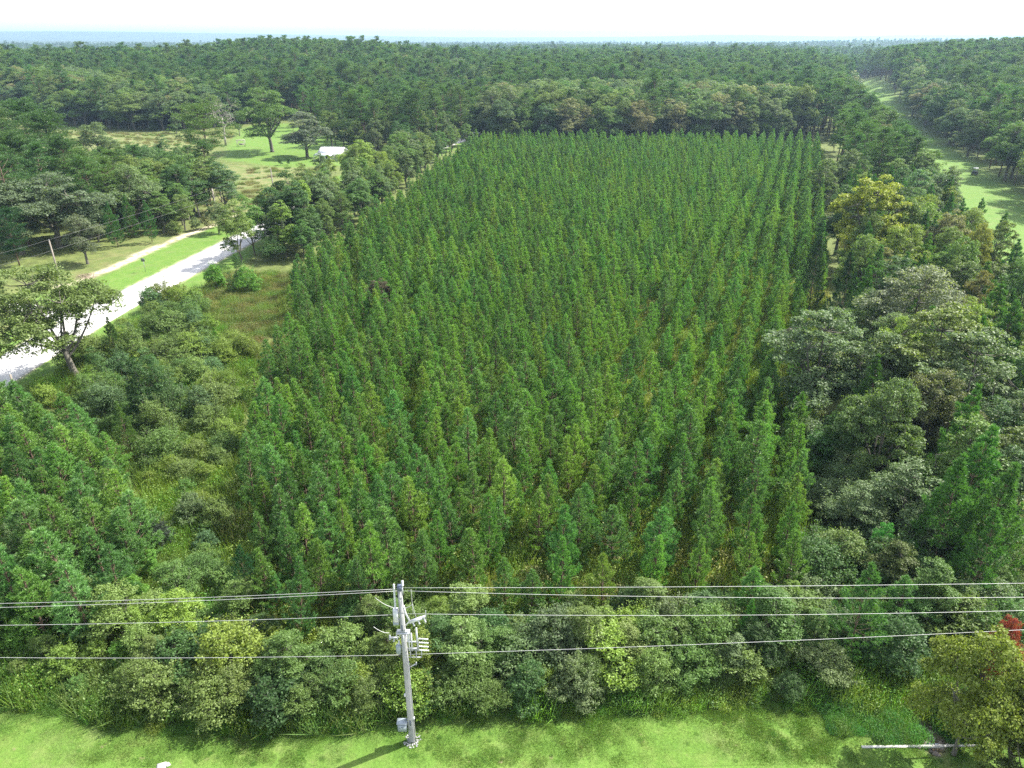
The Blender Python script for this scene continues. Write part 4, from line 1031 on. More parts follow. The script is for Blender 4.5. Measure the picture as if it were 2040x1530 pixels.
def sector(t):
    if uv(t['x'], t['y'])[1] > 53: return 'beyond the grass strip', 'edge of the forest beyond the grass strip'
    if t['x'] / t['y'] > -.06: return 'behind the plantation', 'forest wall behind the plantation'
    if t['x'] / t['y'] < -.33: return 'behind the dry field', 'forest behind the dry field'
    return 'behind the lawn of the house', 'pine stand behind the house lawn'
GRP = {'plant': 'young pines planted in rows', 'lblock': 'young pines left of the weedy gap'}
mass = {}
FO = {}; cnt2 = {}
FE = {id(t): i for i, t in enumerate(sorted([t for t in T if t['zone'] == 'forest' and t.get('thing') and t['nm'] == 'tall_pine' and 53 < uv(t['x'], t['y'])[1] < 65], key=lambda t: t['y']))}
for t in sorted([t for t in T if t['zone'] == 'forest' and t.get('thing') and t['nm'] == 'oak_tree'], key=lambda t: t['x'] / t['y']):
    k = (sector(t)[0], t.get('cw')); FO[id(t)] = cnt2.get(k, 0); cnt2[k] = FO[id(t)] + 1
for t in T:
    z = float(H(t['x'], t['y'])) - .05
    if t.get('thing'):
        grp = None
        if t['zone'] in ZL and t['zone'] != 'forest': grp = ZL[t['zone']][1]
        if t['zone'] == 'forest':
            sc_, grp = sector(t); w = WORD.get(t.get('cw'), 'dark green')
            k2 = {'oak_tree': 'broad-crowned tree', 'tall_pine': 'tall pine'}[t['nm']]
            grp = grp + ': ' + w + ' ' + ('broadleaf' if t['nm'] == 'oak_tree' else 'pines')
            t['label'] = f"{w} {k2} in the forest {sc_}"
            if id(t) in FE: t['label'] = f"tall pine at the front edge beyond the grass strip, {nth(FE[id(t)])} from the near end"; grp = 'front pines beyond the grass strip'
            if t['nm'] == 'oak_tree': t['label'] += f", {nth(FO[id(t)])} such from the left"
        if t['zone'] in GRP: grp = GRP[t['zone']]
        q = LIB[t['kind']][t['vi']]
        cat = {'shrub': 'shrub', 'young_pine': 'pine tree', 'pine_tree': 'pine tree', 'tall_pine': 'pine tree', 'cedar_tree': 'cedar tree', 'oak_tree': 'oak tree', 'maple_tree': 'maple tree'}.get(t['nm'], 'tree')
        o = thing(t['nm'], t['label'], cat, (t['x'], t['y'], z), t['rot'], grp, (t['s'] * t['sw'], t['s'] * t['sw'], t['s']))
        if t['zone'] != 'hero': o.rotation_euler = (rng.normal() * (.13 if t['nm'] == 'shrub' else .03), rng.normal() * (.13 if t['nm'] == 'shrub' else .03), t['rot'])
        link('trunk' if t['nm'] != 'shrub' else 'stems', q['trunk'], o)
        c = link('crown' if t['nm'] != 'shrub' else 'foliage', q['crown'], o); c['tint'] = [float(q_) for q_ in t['tint']]
    else:
        if t['kind'] in ('maple_tree', 'roadside_tree'): continue
        mass.setdefault(t['kind'], []).append((t['x'], t['y'], z, t['vi'], t['s'], t['rot'], t['tint']))
MASSN = {'young_pine': ('young_pine_plantation', 'rest of the young pine plantation running back in rows to the forest wall', 'plantation'),
         'oak_tree': ('broadleaf_forest', 'broad-crowned trees deeper in the forest behind the front trees', 'forest'),
         'tall_pine': ('pine_forest', 'dark tall pines massed deeper in the forest', 'forest'),
         'broadleaf_tree': ('distant_saplings', 'slim trees hidden among the farther woods', 'woods'),
         'big_young_pine': ('pine_thicket', 'bushy pines massed deeper in the wood', 'woods'),
         'shrub': ('underbrush', 'low brush massed between the nearer shrubs', 'underbrush'), 'cedar': ('cedar_thicket', 'low cedars massed', 'woods'), 'spreading_pine': ('pine_clump', 'pines outside the view', 'woods')}
for k, pts in mass.items():
    scatter_object(MASSN[k][0], k, pts, MASSN[k][1], MASSN[k][2])

# --- far forest: coarse crowns out to four kilometres
def ring_pts(r0, r1, sp, power, seedk):
    out = []
    r = r0
    while r < r1:
        n = int(r * 1.62 / sp)
        for i in range(n):
            a = -.81 + 1.62 * (i + rng.random()) / n; rr = r + rng.uniform(0, sp); x, y = rr * math.sin(a), rr * math.cos(a)
            u_, v_ = uv(x, y)
            if abs(x / y) > .80: continue
            if vR(u_) - 23.5 < v_ < vR(u_) + .6 and u_ < 768: continue
            if y < float(front_y(x)): continue
            out.append((x, y))
        r += sp; sp *= power
    return out
fp, fo = [], []
for x, y in ring_pts(556, 1150, 7.0, 1.004, 0) + ring_pts(1150, 4200, 9.0, 1.011, 1):
    z = float(H(x, y)) - .3; d = math.hypot(x, y)
    if float(wob(x, y, 90, 7)) > 1.02 and d > 1000: continue
    if rng.random() < .72 - .55 * float(wob(x, y, 120, 2)):
        fp.append((x, y, z, int(rng.integers(4)), rng.uniform(.78, 1.08) * (1.15 if rng.random() < .06 else 1) * (1.0 if d < 1200 else 1.25), rng.uniform(0, 6.28), jit(T_TPINE[int(rng.integers(4))], .15)))
    else:
        fo.append((x, y, z, int(rng.integers(3)), rng.uniform(.85, 1.15) * (1.0 if d < 1200 else 1.3), rng.uniform(0, 6.28), jit([C_GREY, C_OLIVE, C_MID, C_TAN][int(rng.integers(4))], .15)))
scatter_object('distant_pine_forest', 'far_pine', fp, 'dark pine forest rolling away to the hazy horizon', 'forest')
scatter_object('distant_mixed_forest', 'far_oak', fo, 'grey-green broadleaf patches in the forest towards the horizon', 'forest')
print('far trees', len(fp), len(fo), 'list', len(T))

# --- weeds between the rows, in the gap, in the wood; grass on the lawns
wp = []
def weeds(test, x0, x1, y0, y1, n, cols, s0, s1):
    for _ in range(n):
        x, y = rng.uniform(x0, x1), rng.uniform(y0, y1)
        if not test(x, y): continue
        a_, b_, d_ = proj(x, y, 0)
        if not (-60 < a_ < 2120 and b_ < 1600): continue
        wp.append((x, y, -.02, int(rng.integers(3)), rng.uniform(s0, s1), rng.uniform(0, 6.28), jit(cols[int(rng.integers(len(cols)))], .18)))
W1 = [(.17, .24, .045), (.20, .26, .055), (.15, .22, .045), (.24, .24, .09), (.14, .23, .045)]
weeds(lambda x, y: inpoly([x], [y], PLANT)[0] or inpoly([x], [y], LBLOCK)[0], -75, 60, 38, 120, 15000, W1, 1.0, 2.2)
weeds(lambda x, y: inpoly([x], [y], PLANT)[0], -60, 125, 120, 290, 6500, W1, 1.4, 2.8)
weeds(lambda x, y: inpoly([x], [y], GAP)[0] and segdist(np.array([x]), np.array([y]), ROAD_C)[0] > 8, gx0, gx1, gy0, gy1, 3600, [C_YEL, (.13, .19, .03), C_LIME, C_OLIVE], .8, 2.0)
weeds(lambda x, y: lawn_y(x) - .1 < y < lawn_y(x) + 14 and not inpoly([x], [y], PLANT)[0], -48, 34, 31, 52, 3600, [C_OLIVE, C_MID, C_YEL, C_LIME], .7, 1.8)
weeds(lambda x, y: lawn_y(x) - .9 < y < lawn_y(x) + .8, -48, 24, 30, 36, 1500, [C_LIME, (.08, .17, .03), C_YEL], .35, .8)
weeds(lambda x, y: inpoly([x], [y], CLEAR)[0], -70, -20, 60, 120, 2600, [(.17, .13, .07), (.14, .17, .05), (.2, .18, .07), (.12, .17, .04)], .6, 1.3)
weeds(lambda x, y: in_wood(x, y), 8, 120, 40, 230, 2600, W1, 1.0, 2.2)
weeds(lambda x, y: -62 < x < -14 and (inpoly([x], [y], GAP)[0] or float(polysd(np.array([x]), np.array([y]), CLEAR)[0]) > -6) and segdist(np.array([x]), np.array([y]), ROAD_C)[0] > 9, -62, -14, 60, 125, 3200, [(.17, .17, .07), (.14, .2, .05), (.2, .19, .07), (.12, .2, .04), C_OLIVE], .7, 1.6)
scatter_object('weeds', 'weed', wp, 'yellow-green weeds and low brush between the trees', 'weeds')
gp = []
x = -40.0
for _ in range(5200):
    x, y = rng.uniform(-36, 34), rng.uniform(26.5, 35)
    if y > lawn_y(x) + .4 or y < p_a[1] + .2 or (segdist(np.array([x]), np.array([y]), ditch)[0] < .9): continue
    f = float(wob(x, y, 2.6, 3)) * .18
    gp.append((x, y, -.01, int(rng.integers(3)), rng.uniform(.6, 1.1) * (1.5 if y > lawn_y(x) - 1.2 else 1), rng.uniform(0, 6.28), jit([(.115, .20, .035), (.14, .215, .05), (.10, .19, .035), (.16, .21, .065), (.10, .20, .03)][int(rng.integers(5))], .12)))
scatter_object('mown_grass', 'grass', gp, 'bright mown grass of the strip under the power pole', 'grass')
tg = []
for _ in range(9000):
    x, y = rng.uniform(-330, -20), rng.uniform(60, 400)
    if not (inpoly([x], [y], FIELD)[0] or inpoly([x], [y], FIELD2)[0] or inpoly([x], [y], CLEAR)[0]): continue
    if inpoly([x], [y], YARD)[0] or float(wob(x, y, 6, 1)) < -.1: continue
    tg.append((x, y, -.01, int(rng.integers(3)), rng.uniform(.8, 1.8), rng.uniform(0, 6.28), jit([(.15, .17, .055), (.19, .18, .08), (.11, .17, .04), (.15, .13, .06)][int(rng.integers(4))], .12)))
scatter_object('tall_dry_grass', 'tallgrass', tg, 'tall dry grass of the fallow field across the road', 'grass')

# lush herb patch by the headwall
hp = []
for _ in range(230):
    x, y = rng.uniform(-34, 26), rng.uniform(28.4, 33.5)
    if y < lawn_y(x) - .3 and segdist(np.array([x]), np.array([y]), ditch)[0] > .9: hp.append((x, y, -.02, int(rng.integers(3)), rng.uniform(.08, .22), rng.uniform(0, 6.28), jit([(.09, .2, .035), (.17, .22, .06), (.07, .15, .03)][int(rng.integers(3))], .1)))
for _ in range(420):
    x, y = rng.uniform(19.5, 29.5), rng.uniform(29.9, 34.5)
    if segdist(np.array([x]), np.array([y]), ditch)[0] < .7 or y > lawn_y(x) + 2.5: continue
    if y < 30.4 and x < 22: continue
    hp.append((x, y, -.05, int(rng.integers(3)), rng.uniform(.35, .8), rng.uniform(0, 6.28), jit([(.09, .22, .05), (.07, .19, .05), (.12, .2, .05), (.10, .2, .04)][int(rng.integers(4))], .1)))
scatter_object('herb_patch', 'weed', hp, 'lush green herbs around the ditch by the concrete headwall', 'ground cover')

# ------------------------------------------------------------------ leafless tree, saplings trunks
tb, br, tw = bare_tree(77, 19.5, 4.6)
p = at(450, 290)
o = thing('leafless_tree', 'leafless grey tree with spreading branches behind the flat-topped pine', 'dead tree', (p[0], p[1], 0))
link('trunk', tb.mesh('bare_trunk', [M_DEAD], True), o); link('branches', br.mesh('bare_branches', [M_DEAD], True), o); link('twigs', tw.mesh('bare_twigs', [M_DEAD]), o)
tb, br, tw = bare_tree(79, 8.5, 1.6)
for px, py, hh, lb in ((356, 440, .95, 'pale dead trunk leaning at the front of the roadside belt'), (374, 442, 1.05, 'pale straight snag in the middle of the roadside belt'), (396, 436, 1.1, 'pale forked snag near the belt end'),
                       (428, 420, .9, 'pale snag beside the brushy field')):
    p = at(px, py) + np.array([-.5, 2.0])
    q = thing('tree_snag', lb, 'dead tree', (p[0], p[1], 0), rng.uniform(0, 6), 'pale snags in the roadside belt', (.5, .5, hh))
    if 'snag_t' not in globals(): snag_t, snag_b = tb.mesh('snag_trunk', [M_DEAD], True), br.mesh('snag_branches', [M_DEAD], True)
    link('trunk', snag_t, q); link('branches', snag_b, q)
    q.rotation_euler.x = rng.normal() * .05

# ------------------------------------------------------------------ the grey power pole with its gear
pz = 11.6
PX, PY = float(pole_xy[0]), float(pole_xy[1])
pole = thing('power_pole', 'grey concrete power pole with white switch gear standing on the mown lawn', 'utility pole', (PX, PY, 0))
def part(name, b, mat, parent=pole, smooth=False, label=None):
    o = link(name, b.mesh(name, mat if isinstance(mat, list) else [mat], smooth), parent)
    if label: o['label'] = label
    return o
b = MB()
def sq(z, w): return [(-w, -w, z), (w, -w, z), (w, w, z), (-w, w, z)]
lv = [(0, .175), (pz * .5, .14), (pz, .10)]
V = sum([sq(*q) for q in lv], []); Fs = []
for i in range(2):
    for k in range(4): Fs.append((i * 4 + k, i * 4 + (k + 1) % 4, i * 4 + 4 + (k + 1) % 4, i * 4 + 4 + k))
Fs.append((8, 9, 10, 11)); b.add(V, Fs); sh = part('shaft', b, M_CONC)
for z in (1.7, 9.0):
    b = MB(); b.box((-.02, -.20 + .008 * z, z), (.07, .03, .42)); part('slot_plate', b, M_DARK, sh)
b = MB(); b.box((0, 0, pz + .14), (.235, .235, .28)); part('pole_cap', b, M_DARK)
def insulator(b, c, ax, L=.32, r=.065, n=5):
    r *= .8
    prof = []
    for i in range(n):
        z0 = L * i / n; prof += [(z0, r * .45), (z0 + L / n * .45, r), (z0 + L / n * .6, r), (z0 + L / n * .8, r * .45)]
    prof.append((L, r * .5)); prof.append((L + .01, 0.001)); prof.insert(0, (-.001, .001)); b.lathe(c, prof, 9, axis=ax)
b = MB(); b.tube([(.10, 0, pz - .3), (.16, 0, pz + .25)], .03, 6); b.box((.13, 0, pz - .1), (.08, .12, .5)); tb_ = part('top_bracket', b, M_STEEL)
b = MB(); insulator(b, (.17, 0, pz + .25), (0, 0, 1), .36, .085); part('insulator', b, M_WHITE, tb_)
# long bushing standing on the left side
b = MB(); insulator(b, (-.32, -.02, pz - 1.35), (.02, 0, 1), 1.75, .075, 14); bu = part('bushing', b, M_WHITE)
b = MB(); b.box((-.32, -.02, pz - 1.75), (.26, .24, .85)); part('bushing_housing', b, M_WHITE, bu)
b = MB(); b.box((-.34, -.02, pz - 2.28), (.30, .26, .16)); part('bracket_foot', b, M_GREY, bu)
b = MB(); b.box((-.2, 0, pz - 1.6), (.3, .07, .07)); b.box((-.2, 0, pz - 2.1), (.3, .07, .07)); part('side_bracket', b, M_STEEL)
# diagonal strut and the switch arm to the right
b = MB(); b.tube([(.13, 0, pz - 1.1), (.22, -.05, pz - 1.6), (.42, -.1, pz - 2.1)], .05, 6); b.tube([(.16, 0, pz - 2.5), (.42, -.1, pz - 2.1)], .04, 6); part('strut', b, M_WHITE)
b = MB(); b.tube([(.38, -.1, pz - 2.15), (1.3, -.1, pz - 1.72)], .045, 6); b.box((.75, -.1, pz - 2.02), (.75, .12, .14), tilt=-.42); sw_ = part('switch_arm', b, M_WHITE)
for k, xx in enumerate((.55, .85, 1.18)):
    b = MB(); insulator(b, (xx, -.1, pz - 2.15 + .42 * (xx - .38)), (.35, -.2, -1), .34, .06); part('insulator', b, M_WHITE, sw_)
b = MB(); b.tube([(1.3, -.1, pz - 2.25), (1.32, -.1, pz - 1.35)], .018, 5); part('switch_blade', b, M_STEEL, sw_)
# collar with four small cut-outs
b = MB(); b.box((0, 0, pz - 2.98), (.72, .34, .09)); b.box((-.05, -.1, pz - 2.88), (.66, .05, .05)); col_ = part('collar_bracket', b, M_STEEL)
for xx, yy in ((-.36, -.1), (-.24, .1), (.02, -.24), (.2, -.22)):
    b = MB(); insulator(b, (xx, yy, pz - 2.98), (.05, -.1, -1), .42, .05); part('fuse_cutout', b, M_WHITE, col_)
# rack of stub insulators on the right
b = MB(); b.tube([(.72, -.02, pz - 3.05), (.76, -.02, pz - 4.35)], .055, 6); b.box((.45, 0, pz - 3.7), (.6, .07, .07)); b.box((.45, 0, pz - 4.2), (.6, .07, .07)); rk = part('insulator_rack', b, M_STEEL)
for k in range(4):
    b = MB(); insulator(b, (.80, -.02, pz - 3.45 - .28 * k), (1, -.1, .02), .55, .06, 6); part('insulator', b, M_WHITE, rk)
b = MB(); insulator(b, (.72, -.02, pz - 3.05), (0, 0, 1), .4, .07); part('insulator', b, M_WHITE, rk)
for xx in (.28, .42):
    b = MB(); b.tube([(xx, -.06, pz - 3.2), (xx, -.06, pz - 4.3)], .035, 6); insulator(b, (xx, -.06, pz - 3.5), (0, 0, 1), .5, .07); part('arrester', b, M_WHITE, rk)
b = MB()
for a1, a2 in (((.30, 0, pz - 4.3), (.30, 0, pz - 4.85)), ((.62, 0, pz - 4.3), (.62, 0, pz - 4.85)), ((.92, 0, pz - 4.3), (.92, 0, pz - 4.85)), ((.15, 0, pz - 4.85), (.94, 0, pz - 4.85)), ((.15, 0, pz - 4.3), (.94, 0, pz - 4.3))):
    b.tube([a1, a2], .025, 5)
part('mounting_frame', b, M_STEEL)
# grey can and switch gear at the left
b = MB(); b.lathe((-.33, -.05, pz - 4.45), [(0, .001), (0.01, .15), (.52, .15), (.58, .11), (.60, .001)], 14); cn = part('transformer_can', b, M_GREY, smooth=True)
b = MB(); insulator(b, (-.28, -.05, pz - 3.85), (0, 0, 1), .3, .055); part('bushing', b, M_WHITE, cn)
b = MB(); b.box((-.18, 0, pz - 4.1), (.3, .06, .08)); part('can_bracket', b, M_STEEL, cn)
b = MB(); b.box((-.55, .05, pz - 3.45), (.5, .08, .08)); insulator(b, (-.78, .05, pz - 3.6), (0, 0, 1), .35, .07); insulator(b, (-.6, .05, pz - 3.75), (.3, 0, 1), .3, .06); part('side_switch', b, M_STEEL)
# jumpers
def arc(p0, p1, sag, n=9): return [np.array(p0) * (1 - s) + np.array(p1) * s + np.array([0, 0, -4 * sag * s * (1 - s)]) for s in np.linspace(0, 1, n)]
for p0, p1, sg in (((-1.35, 0, pz - .55), (-.38, 0, pz - 1.25), .12), ((-1.6, 0, pz - 2.6), (-.8, .05, pz - 3.1), .12), ((.6, 0, pz - .0), (.62, 0, pz - 1.7), .0), ((.15, 0, pz - 1.3), (.62, 0, pz - 1.0), .05), ((.62, 0, pz - 1.0), (.8, -.1, pz - 2.0), .03)):
    b = MB(); b.tube(arc(p0, p1, sg), .014, 5); part('jumper_wire', b, M_WIRE, smooth=True)
b = MB(); b.tube([(.16, -.02, pz - 5.62), (.55, -.02, pz - 5.35)], .03, 6); b.box((.58, -.02, pz - 5.32), (.05, .05, .22)); part('service_bracket', b, M_STEEL)
b = MB(); b.tube([(.19, -.1, .05), (.165, -.08, 6.5)], .022, 6); part('conduit', b, M_STEEL, smooth=True)
for zz in (2.0, 3.9):
    b = MB(); b.box((.2 if zz < 3 else -.19, -.1, zz), (.10, .10, .18)); part('junction_box', b, M_WHITE)
b = MB(); b.box((-.50, -.12, 1.42), (.52, .36, .62)); b.box((-.50, -.12, 1.76), (.60, .44, .05), tilt=-.0)
cbx = part('control_box', b, M_GREY)
b = MB(); b.box((-.50, -.315, 1.40), (.44, .02, .50)); dr_ = part('box_door', b, M_GREY, cbx); b = MB(); b.box((-.46, -.335, 1.52), (.14, .02, .03)); part('latch', b, M_DARK, cbx)
b = MB(); b.box((-.24, 0, 1.42), (.1, .1, .3)); part('box_bracket', b, M_STEEL)
# gravel collar round the foot
b = MB()
for _ in range(70):
    a = rng.uniform(0, 6.28); r_ = rng.uniform(.22, .55); s_ = rng.uniform(.02, .05); b.box((math.cos(a) * r_ + PX, math.sin(a) * r_ + PY, s_ * .6), (s_ * 2, s_ * 2, s_ * 1.4), rz=a)
link('gravel', b.mesh('gravel', [M_CONC]), kind='stuff', label='pale gravel scattered round the foot of the grey pole', category='gravel')

# plain neighbouring poles carry the wires out of view
nb_ = [(-73.0, PY + 1.5), (66.0, PY + 3.0)]
for (x_, y_), lb in zip(nb_, ('plain concrete power pole at the left end of the wires', 'plain concrete power pole at the right end of the wires')):
    o = thing('power_pole', lb, 'utility pole', (x_, y_, 0), group='power poles along the highway'); link('shaft', sh.data, o)
    q = link('pole_cap', bpy.data.meshes['pole_cap'], o)
pole['group'] = 'power poles along the highway'
def zfor(x, y, py):
    lo, hi = 0.0, 30.0
    for _ in range(40):
        m = (lo + hi) / 2
        if float(proj(x, y, m)[1]) > py: lo = m
        else: hi = m
    return lo
def wire(name, pts, r, label, grp, mat=None):
    pts = np.array(pts); m = pts[0].copy(); b = MB(); b.tube(pts - m, r, 6)
    return link(name, b.mesh(name, [M_DWIRE if 'roadside' in name else M_WIRE], True), loc=m, label=label, category='wire', group=grp)
W = [('highest wire, running right from the pole top', PX + .17, PX + .17, 1171, 1162, 1, 0), ('second wire down, running right from the pole top', PX + .1, PX, 1177, 1190, 1, .08),
     ('third wire down, running right from the switch arm', PX, PX, 1222.5, 1217, 1, -.06), ('lowest wire, running right from the pole middle', PX, PX, 1304, 1257, 1, 0),
     ('highest wire, running left from the pole top', PX, PX, 1173, 1203, -1, 0), ('second wire down, running left from the pole top', PX, PX, 1177, 1211, -1, .1),
     ('third wire down, running left behind the bushing', PX, PX, 1224, 1246, -1, -.06), ('lowest wire, running left from the pole middle', PX, PX, 1304.5, 1310, -1, 0)]
for lb, x0, _, pya, pyb, sd_, yo in W:
    xe, ye = nb_[1] if sd_ > 0 else nb_[0]
    z0 = zfor(x0, PY + yo, pya)
    # height where the wire leaves the frame
    fx = 28.0 if sd_ > 0 else -29.0
    s1 = (fx - x0) / (xe - x0); yf = PY + yo + (ye - PY) * s1; zf = zfor(fx, yf, pyb)
    sag = 1.0 if 'lowest' not in lb or sd_ < 0 else .5
    if 'highest' in lb and sd_ > 0: sag = .35
    # parabola through z0, zf with the given sag over the whole span
    ze = z0 + (zf - z0 + 4 * sag * s1 * (1 - s1)) / s1
    pts = [(x0 + (xe - x0) * s, PY + yo + (ye - PY) * s, z0 * (1 - s) + ze * s - 4 * sag * s * (1 - s)) for s in np.linspace(0, 1, 41)]
    wire('power_line', pts, .0095, lb + ', over the shrubs', 'power lines in front')

# ------------------------------------------------------------------ poles, wires, mailbox, sign by the county road
def wood_pole(px, py, z, lb, base=None, arm=True):
    p = at(px, py) if base is None else np.array(base)
    o = thing('utility_pole', lb, 'utility pole', (p[0], p[1], 0), group='wooden poles along the county road')
    b = MB(); b.tube([(0, 0, -.2), (0, 0, z * .5), (0, 0, z)], [.16, .14, .11], 8); part('shaft', b, M_WOODP, o, True)
    b = MB(); insulator(b, (.0, 0, z), (0, 0, 1), .22, .05); part('insulator', b, M_WHITE, o)
    return p
pA = wood_pole(127, 584, 8.8, 'thin grey wooden pole behind the open-crowned roadside tree')
pB = wood_pole(0, 0, 9.0, 'dark wooden pole in the brushy field near the road bend', base=at(539, 336, 9.0))
pC = wood_pole(0, 0, 6.2, 'short weathered pole near the road shoulder beside young pines', base=at(20, 746, 6.2))
pD = (pA[0] - 14, pA[1] - 62)
M_DWIRE = rough_mat('dark_wire', (.10, .10, .10), (.2, .2, .2), 10, .6)
for z0, z1, lb, grp in ((8.95, 9.15, 'upper roadside wire running from the thin pole to the field pole', 1), (7.2, 7.4, 'lower roadside wire running from the thin pole to the field pole', 1)):
    pts = [(pA[0] * (1 - s) + pB[0] * s, pA[1] * (1 - s) + pB[1] * s, z0 * (1 - s) + z1 * s - 2.2 * s * (1 - s)) for s in np.linspace(0, 1, 24)]
    w_ = wire('roadside_wire', pts, .012, lb, 'wires along the county road')
for z0, lb in ((8.95, 'upper roadside wire running off to the left of the thin pole'), (7.2, 'lower roadside wire running off to the left of the thin pole')):
    e_ = at(-260, 560, 8)
    pts = [(pA[0] * (1 - s) + e_[0] * s, pA[1] * (1 - s) + e_[1] * s, z0 - 3 * s * (1 - s)) for s in np.linspace(0, 1, 24)]
    wire('roadside_wire', pts, .012, lb, 'wires along the county road')
p = at(178, 604)
mb_ = thing('mailbox', 'black mailbox on a post at the driveway mouth', 'mailbox', (p[0], p[1], 0), .3)
b = MB(); b.box((0, 0, .5), (.1, .1, 1.0)); part('post', b, M_WOODP, mb_)
b = MB(); b.box((0, 0, 1.1), (.5, .24, .2)); b.lathe((-.25, 0, 1.2), [(0, .001), (0.001, .12), (.5, .12), (.501, .001)], 12, axis=(1, 0, 0)); part('box', b, M_DARK, mb_)
b = MB(); b.box((-.1, -.14, 1.25), (.03, .02, .2)); part('flag', b, rough_mat('red_flag', (.5, .05, .04), (.6, .08, .05)), mb_)
p = at(290, 541)
sg_ = thing('road_sign', 'small dark road sign on a thin post beside the sandy track', 'sign', (p[0], p[1], 0), -.2)
b = MB(); b.box((0, 0, 1.2), (.06, .06, 2.4)); part('post', b, M_STEEL, sg_)
b = MB(); b.box((0, -.05, 2.15), (.75, .02, .6)); part('sign_panel', b, rough_mat('sign_back', (.10, .12, .11), (.16, .17, .16)), sg_)
p = at(93, 768)
sp_ = thing('marker_post', 'thin dark marker post on the grass under the roadside tree', 'post', (p[0], p[1], 0))
b = MB(); b.box((0, 0, .75), (.07, .07, 1.5)); part('post', b, M_WOODP, sp_); b = MB(); b.box((0, -.04, 1.35), (.12, .02, .2)); part('reflector', b, M_DARK, sp_)

# brush pile by the track, dead frond heap at the lawn edge
def brush_pile(px, py, r, h, n, cols, name, lb, cat):
    p = at(px, py); o = thing(name, lb, cat, (p[0], p[1], 0)); b = MB()
    for i in range(n):
        a = rng.uniform(0, 6.28); q = rng.uniform(0, r); c = np.array([math.cos(a) * q, math.sin(a) * q, rng.uniform(.02, h) * (1 - q / r * .7)]); d = norm(np.array([rng.normal(), rng.normal(), rng.normal() * .25])) * rng.uniform(.3, .9)
        b.tube([c - d * .5, c, c + d * .5 + [0, 0, .04]], [.02, .018, .008], 3)
    part('sticks', b, rough_mat(name + '_wood', *cols, 3), o)
    b = MB(); n2 = n * 4; a = rng.uniform(0, 6.28, n2); q = np.sqrt(rng.random(n2)) * r
    b.quads(np.c_[np.cos(a) * q, np.sin(a) * q, rng.random(n2) * h * (1 - q / r * .6)], rng.normal(size=(n2, 3)) + UP, .09); part('dead_leaves', b, rough_mat(name + '_litter', *cols, 8), o)
brush_pile(172, 552, 1.8, .6, 70, ((.16, .11, .08), (.34, .26, .2)), 'brush_pile', 'low brown brush pile on the verge at the end of the sandy track', 'brush pile')
brush_pile(476, 1386, 1.0, 1.3, 80, ((.14, .07, .05), (.26, .14, .10)), 'dead_branch', 'reddish-brown dead branch hanging in the shrubs above the lawn', 'branch')
brush_pile(438, 432, 2.2, .8, 60, ((.2, .17, .14), (.4, .35, .3)), 'brush_heap', 'grey brush heap where the roadside belt meets the track', 'brush pile')

# concrete headwall, slab, rubble in the ditch
a1, a2 = at(1716, 1489), at(1992, 1485)
o = thing('concrete_headwall', 'low pale concrete headwall along the lawn by the ditch', 'headwall', (a1[0], a1[1], 0), math.atan2(a2[1] - a1[1], a2[0] - a1[0]))
Lh = float(np.hypot(*(a2 - a1)))
for i in range(3):
    b = MB(); b.box((Lh * (i + .5) / 3, 0, 0), (Lh / 3 - .03, .13, .16)); part('wall_section', b, M_KERB, o)
b = MB(); b.box((4.3, .12, -.12), (.9, .1, .3)); part('culvert_mouth', b, M_DARK, o)
p = at(322, 1527)
b = MB(); b.box((0, 0, .02), (.5, .4, .1), rz=.3); b.box((.33, .1, .03), (.2, .25, .08), rz=.9)
link('broken_slab', b.mesh('broken_slab', [M_KERB]), loc=(p[0], p[1], 0), label='small broken white concrete slab lying in the grass by the road', category='slab')
b = MB()
for i in range(150):
    s_ = rng.random(); k = 0 if s_ < .5 else 1; f = (s_ % .5) * 2; c0, c1 = np.array(ditch[k]), np.array(ditch[k + 1]); c = c0 * (1 - f) + c1 * f + rng.normal(size=2) * .35
    r_ = rng.uniform(.06, .2); d_ = segdist(np.array([c[0]]), np.array([c[1]]), ditch)[0]; zz = -.55 * math.exp(-(d_ / .75) ** 2)
    u = rng.normal(size=(8, 3)); pr = [(-r_ * .5, .001), (-r_ * .4, r_ * .8), (r_ * .1, r_), (r_ * .5, r_ * .6), (r_ * .6, .001)]
    b.lathe((c[0], c[1], zz + r_ * .3), pr, 6, axis=tuple(rng.normal(size=3) * .3 + UP))
link('ditch_rubble', b.mesh('ditch_rubble', [rough_mat('rubble', (.16, .13, .11), (.38, .33, .30), 4, .9)]), kind='stuff', label='brown stones and litter lining the ditch', category='rubble')

# ------------------------------------------------------------------ house, shed, arbor, cart
M_ROOF = rough_mat('white_metal_roof', (.70, .72, .74), (.80, .81, .82), .6, .45)
M_WALL = rough_mat('pale_siding', (.42, .43, .42), (.52, .52, .50), 1.0, .8)
M_GLASS = rough_mat('dark_window', (.03, .035, .04), (.06, .065, .07), 1, .15)
M_TRIM = rough_mat('white_trim', (.65, .65, .63), (.75, .75, .74), 2, .6)
def gable(b, c, sx, sy, z0, z1, over=.5, th=.12):
    x, y = sx / 2 + over, sy / 2 + over
    for s in (-1, 1):
        V = [(-x, s * y, z0), (x, s * y, z0), (x, 0, z1), (-x, 0, z1)]
        V = [(a + c[0], b_ + c[1], d + c[2]) for a, b_, d in V] + [(a + c[0], b_ + c[1], d + c[2] + th) for a, b_, d in V]
        b.add(V, [(0, 1, 2, 3), (4, 7, 6, 5), (0, 4, 5, 1), (1, 5, 6, 2), (2, 6, 7, 3), (3, 7, 4, 0)])
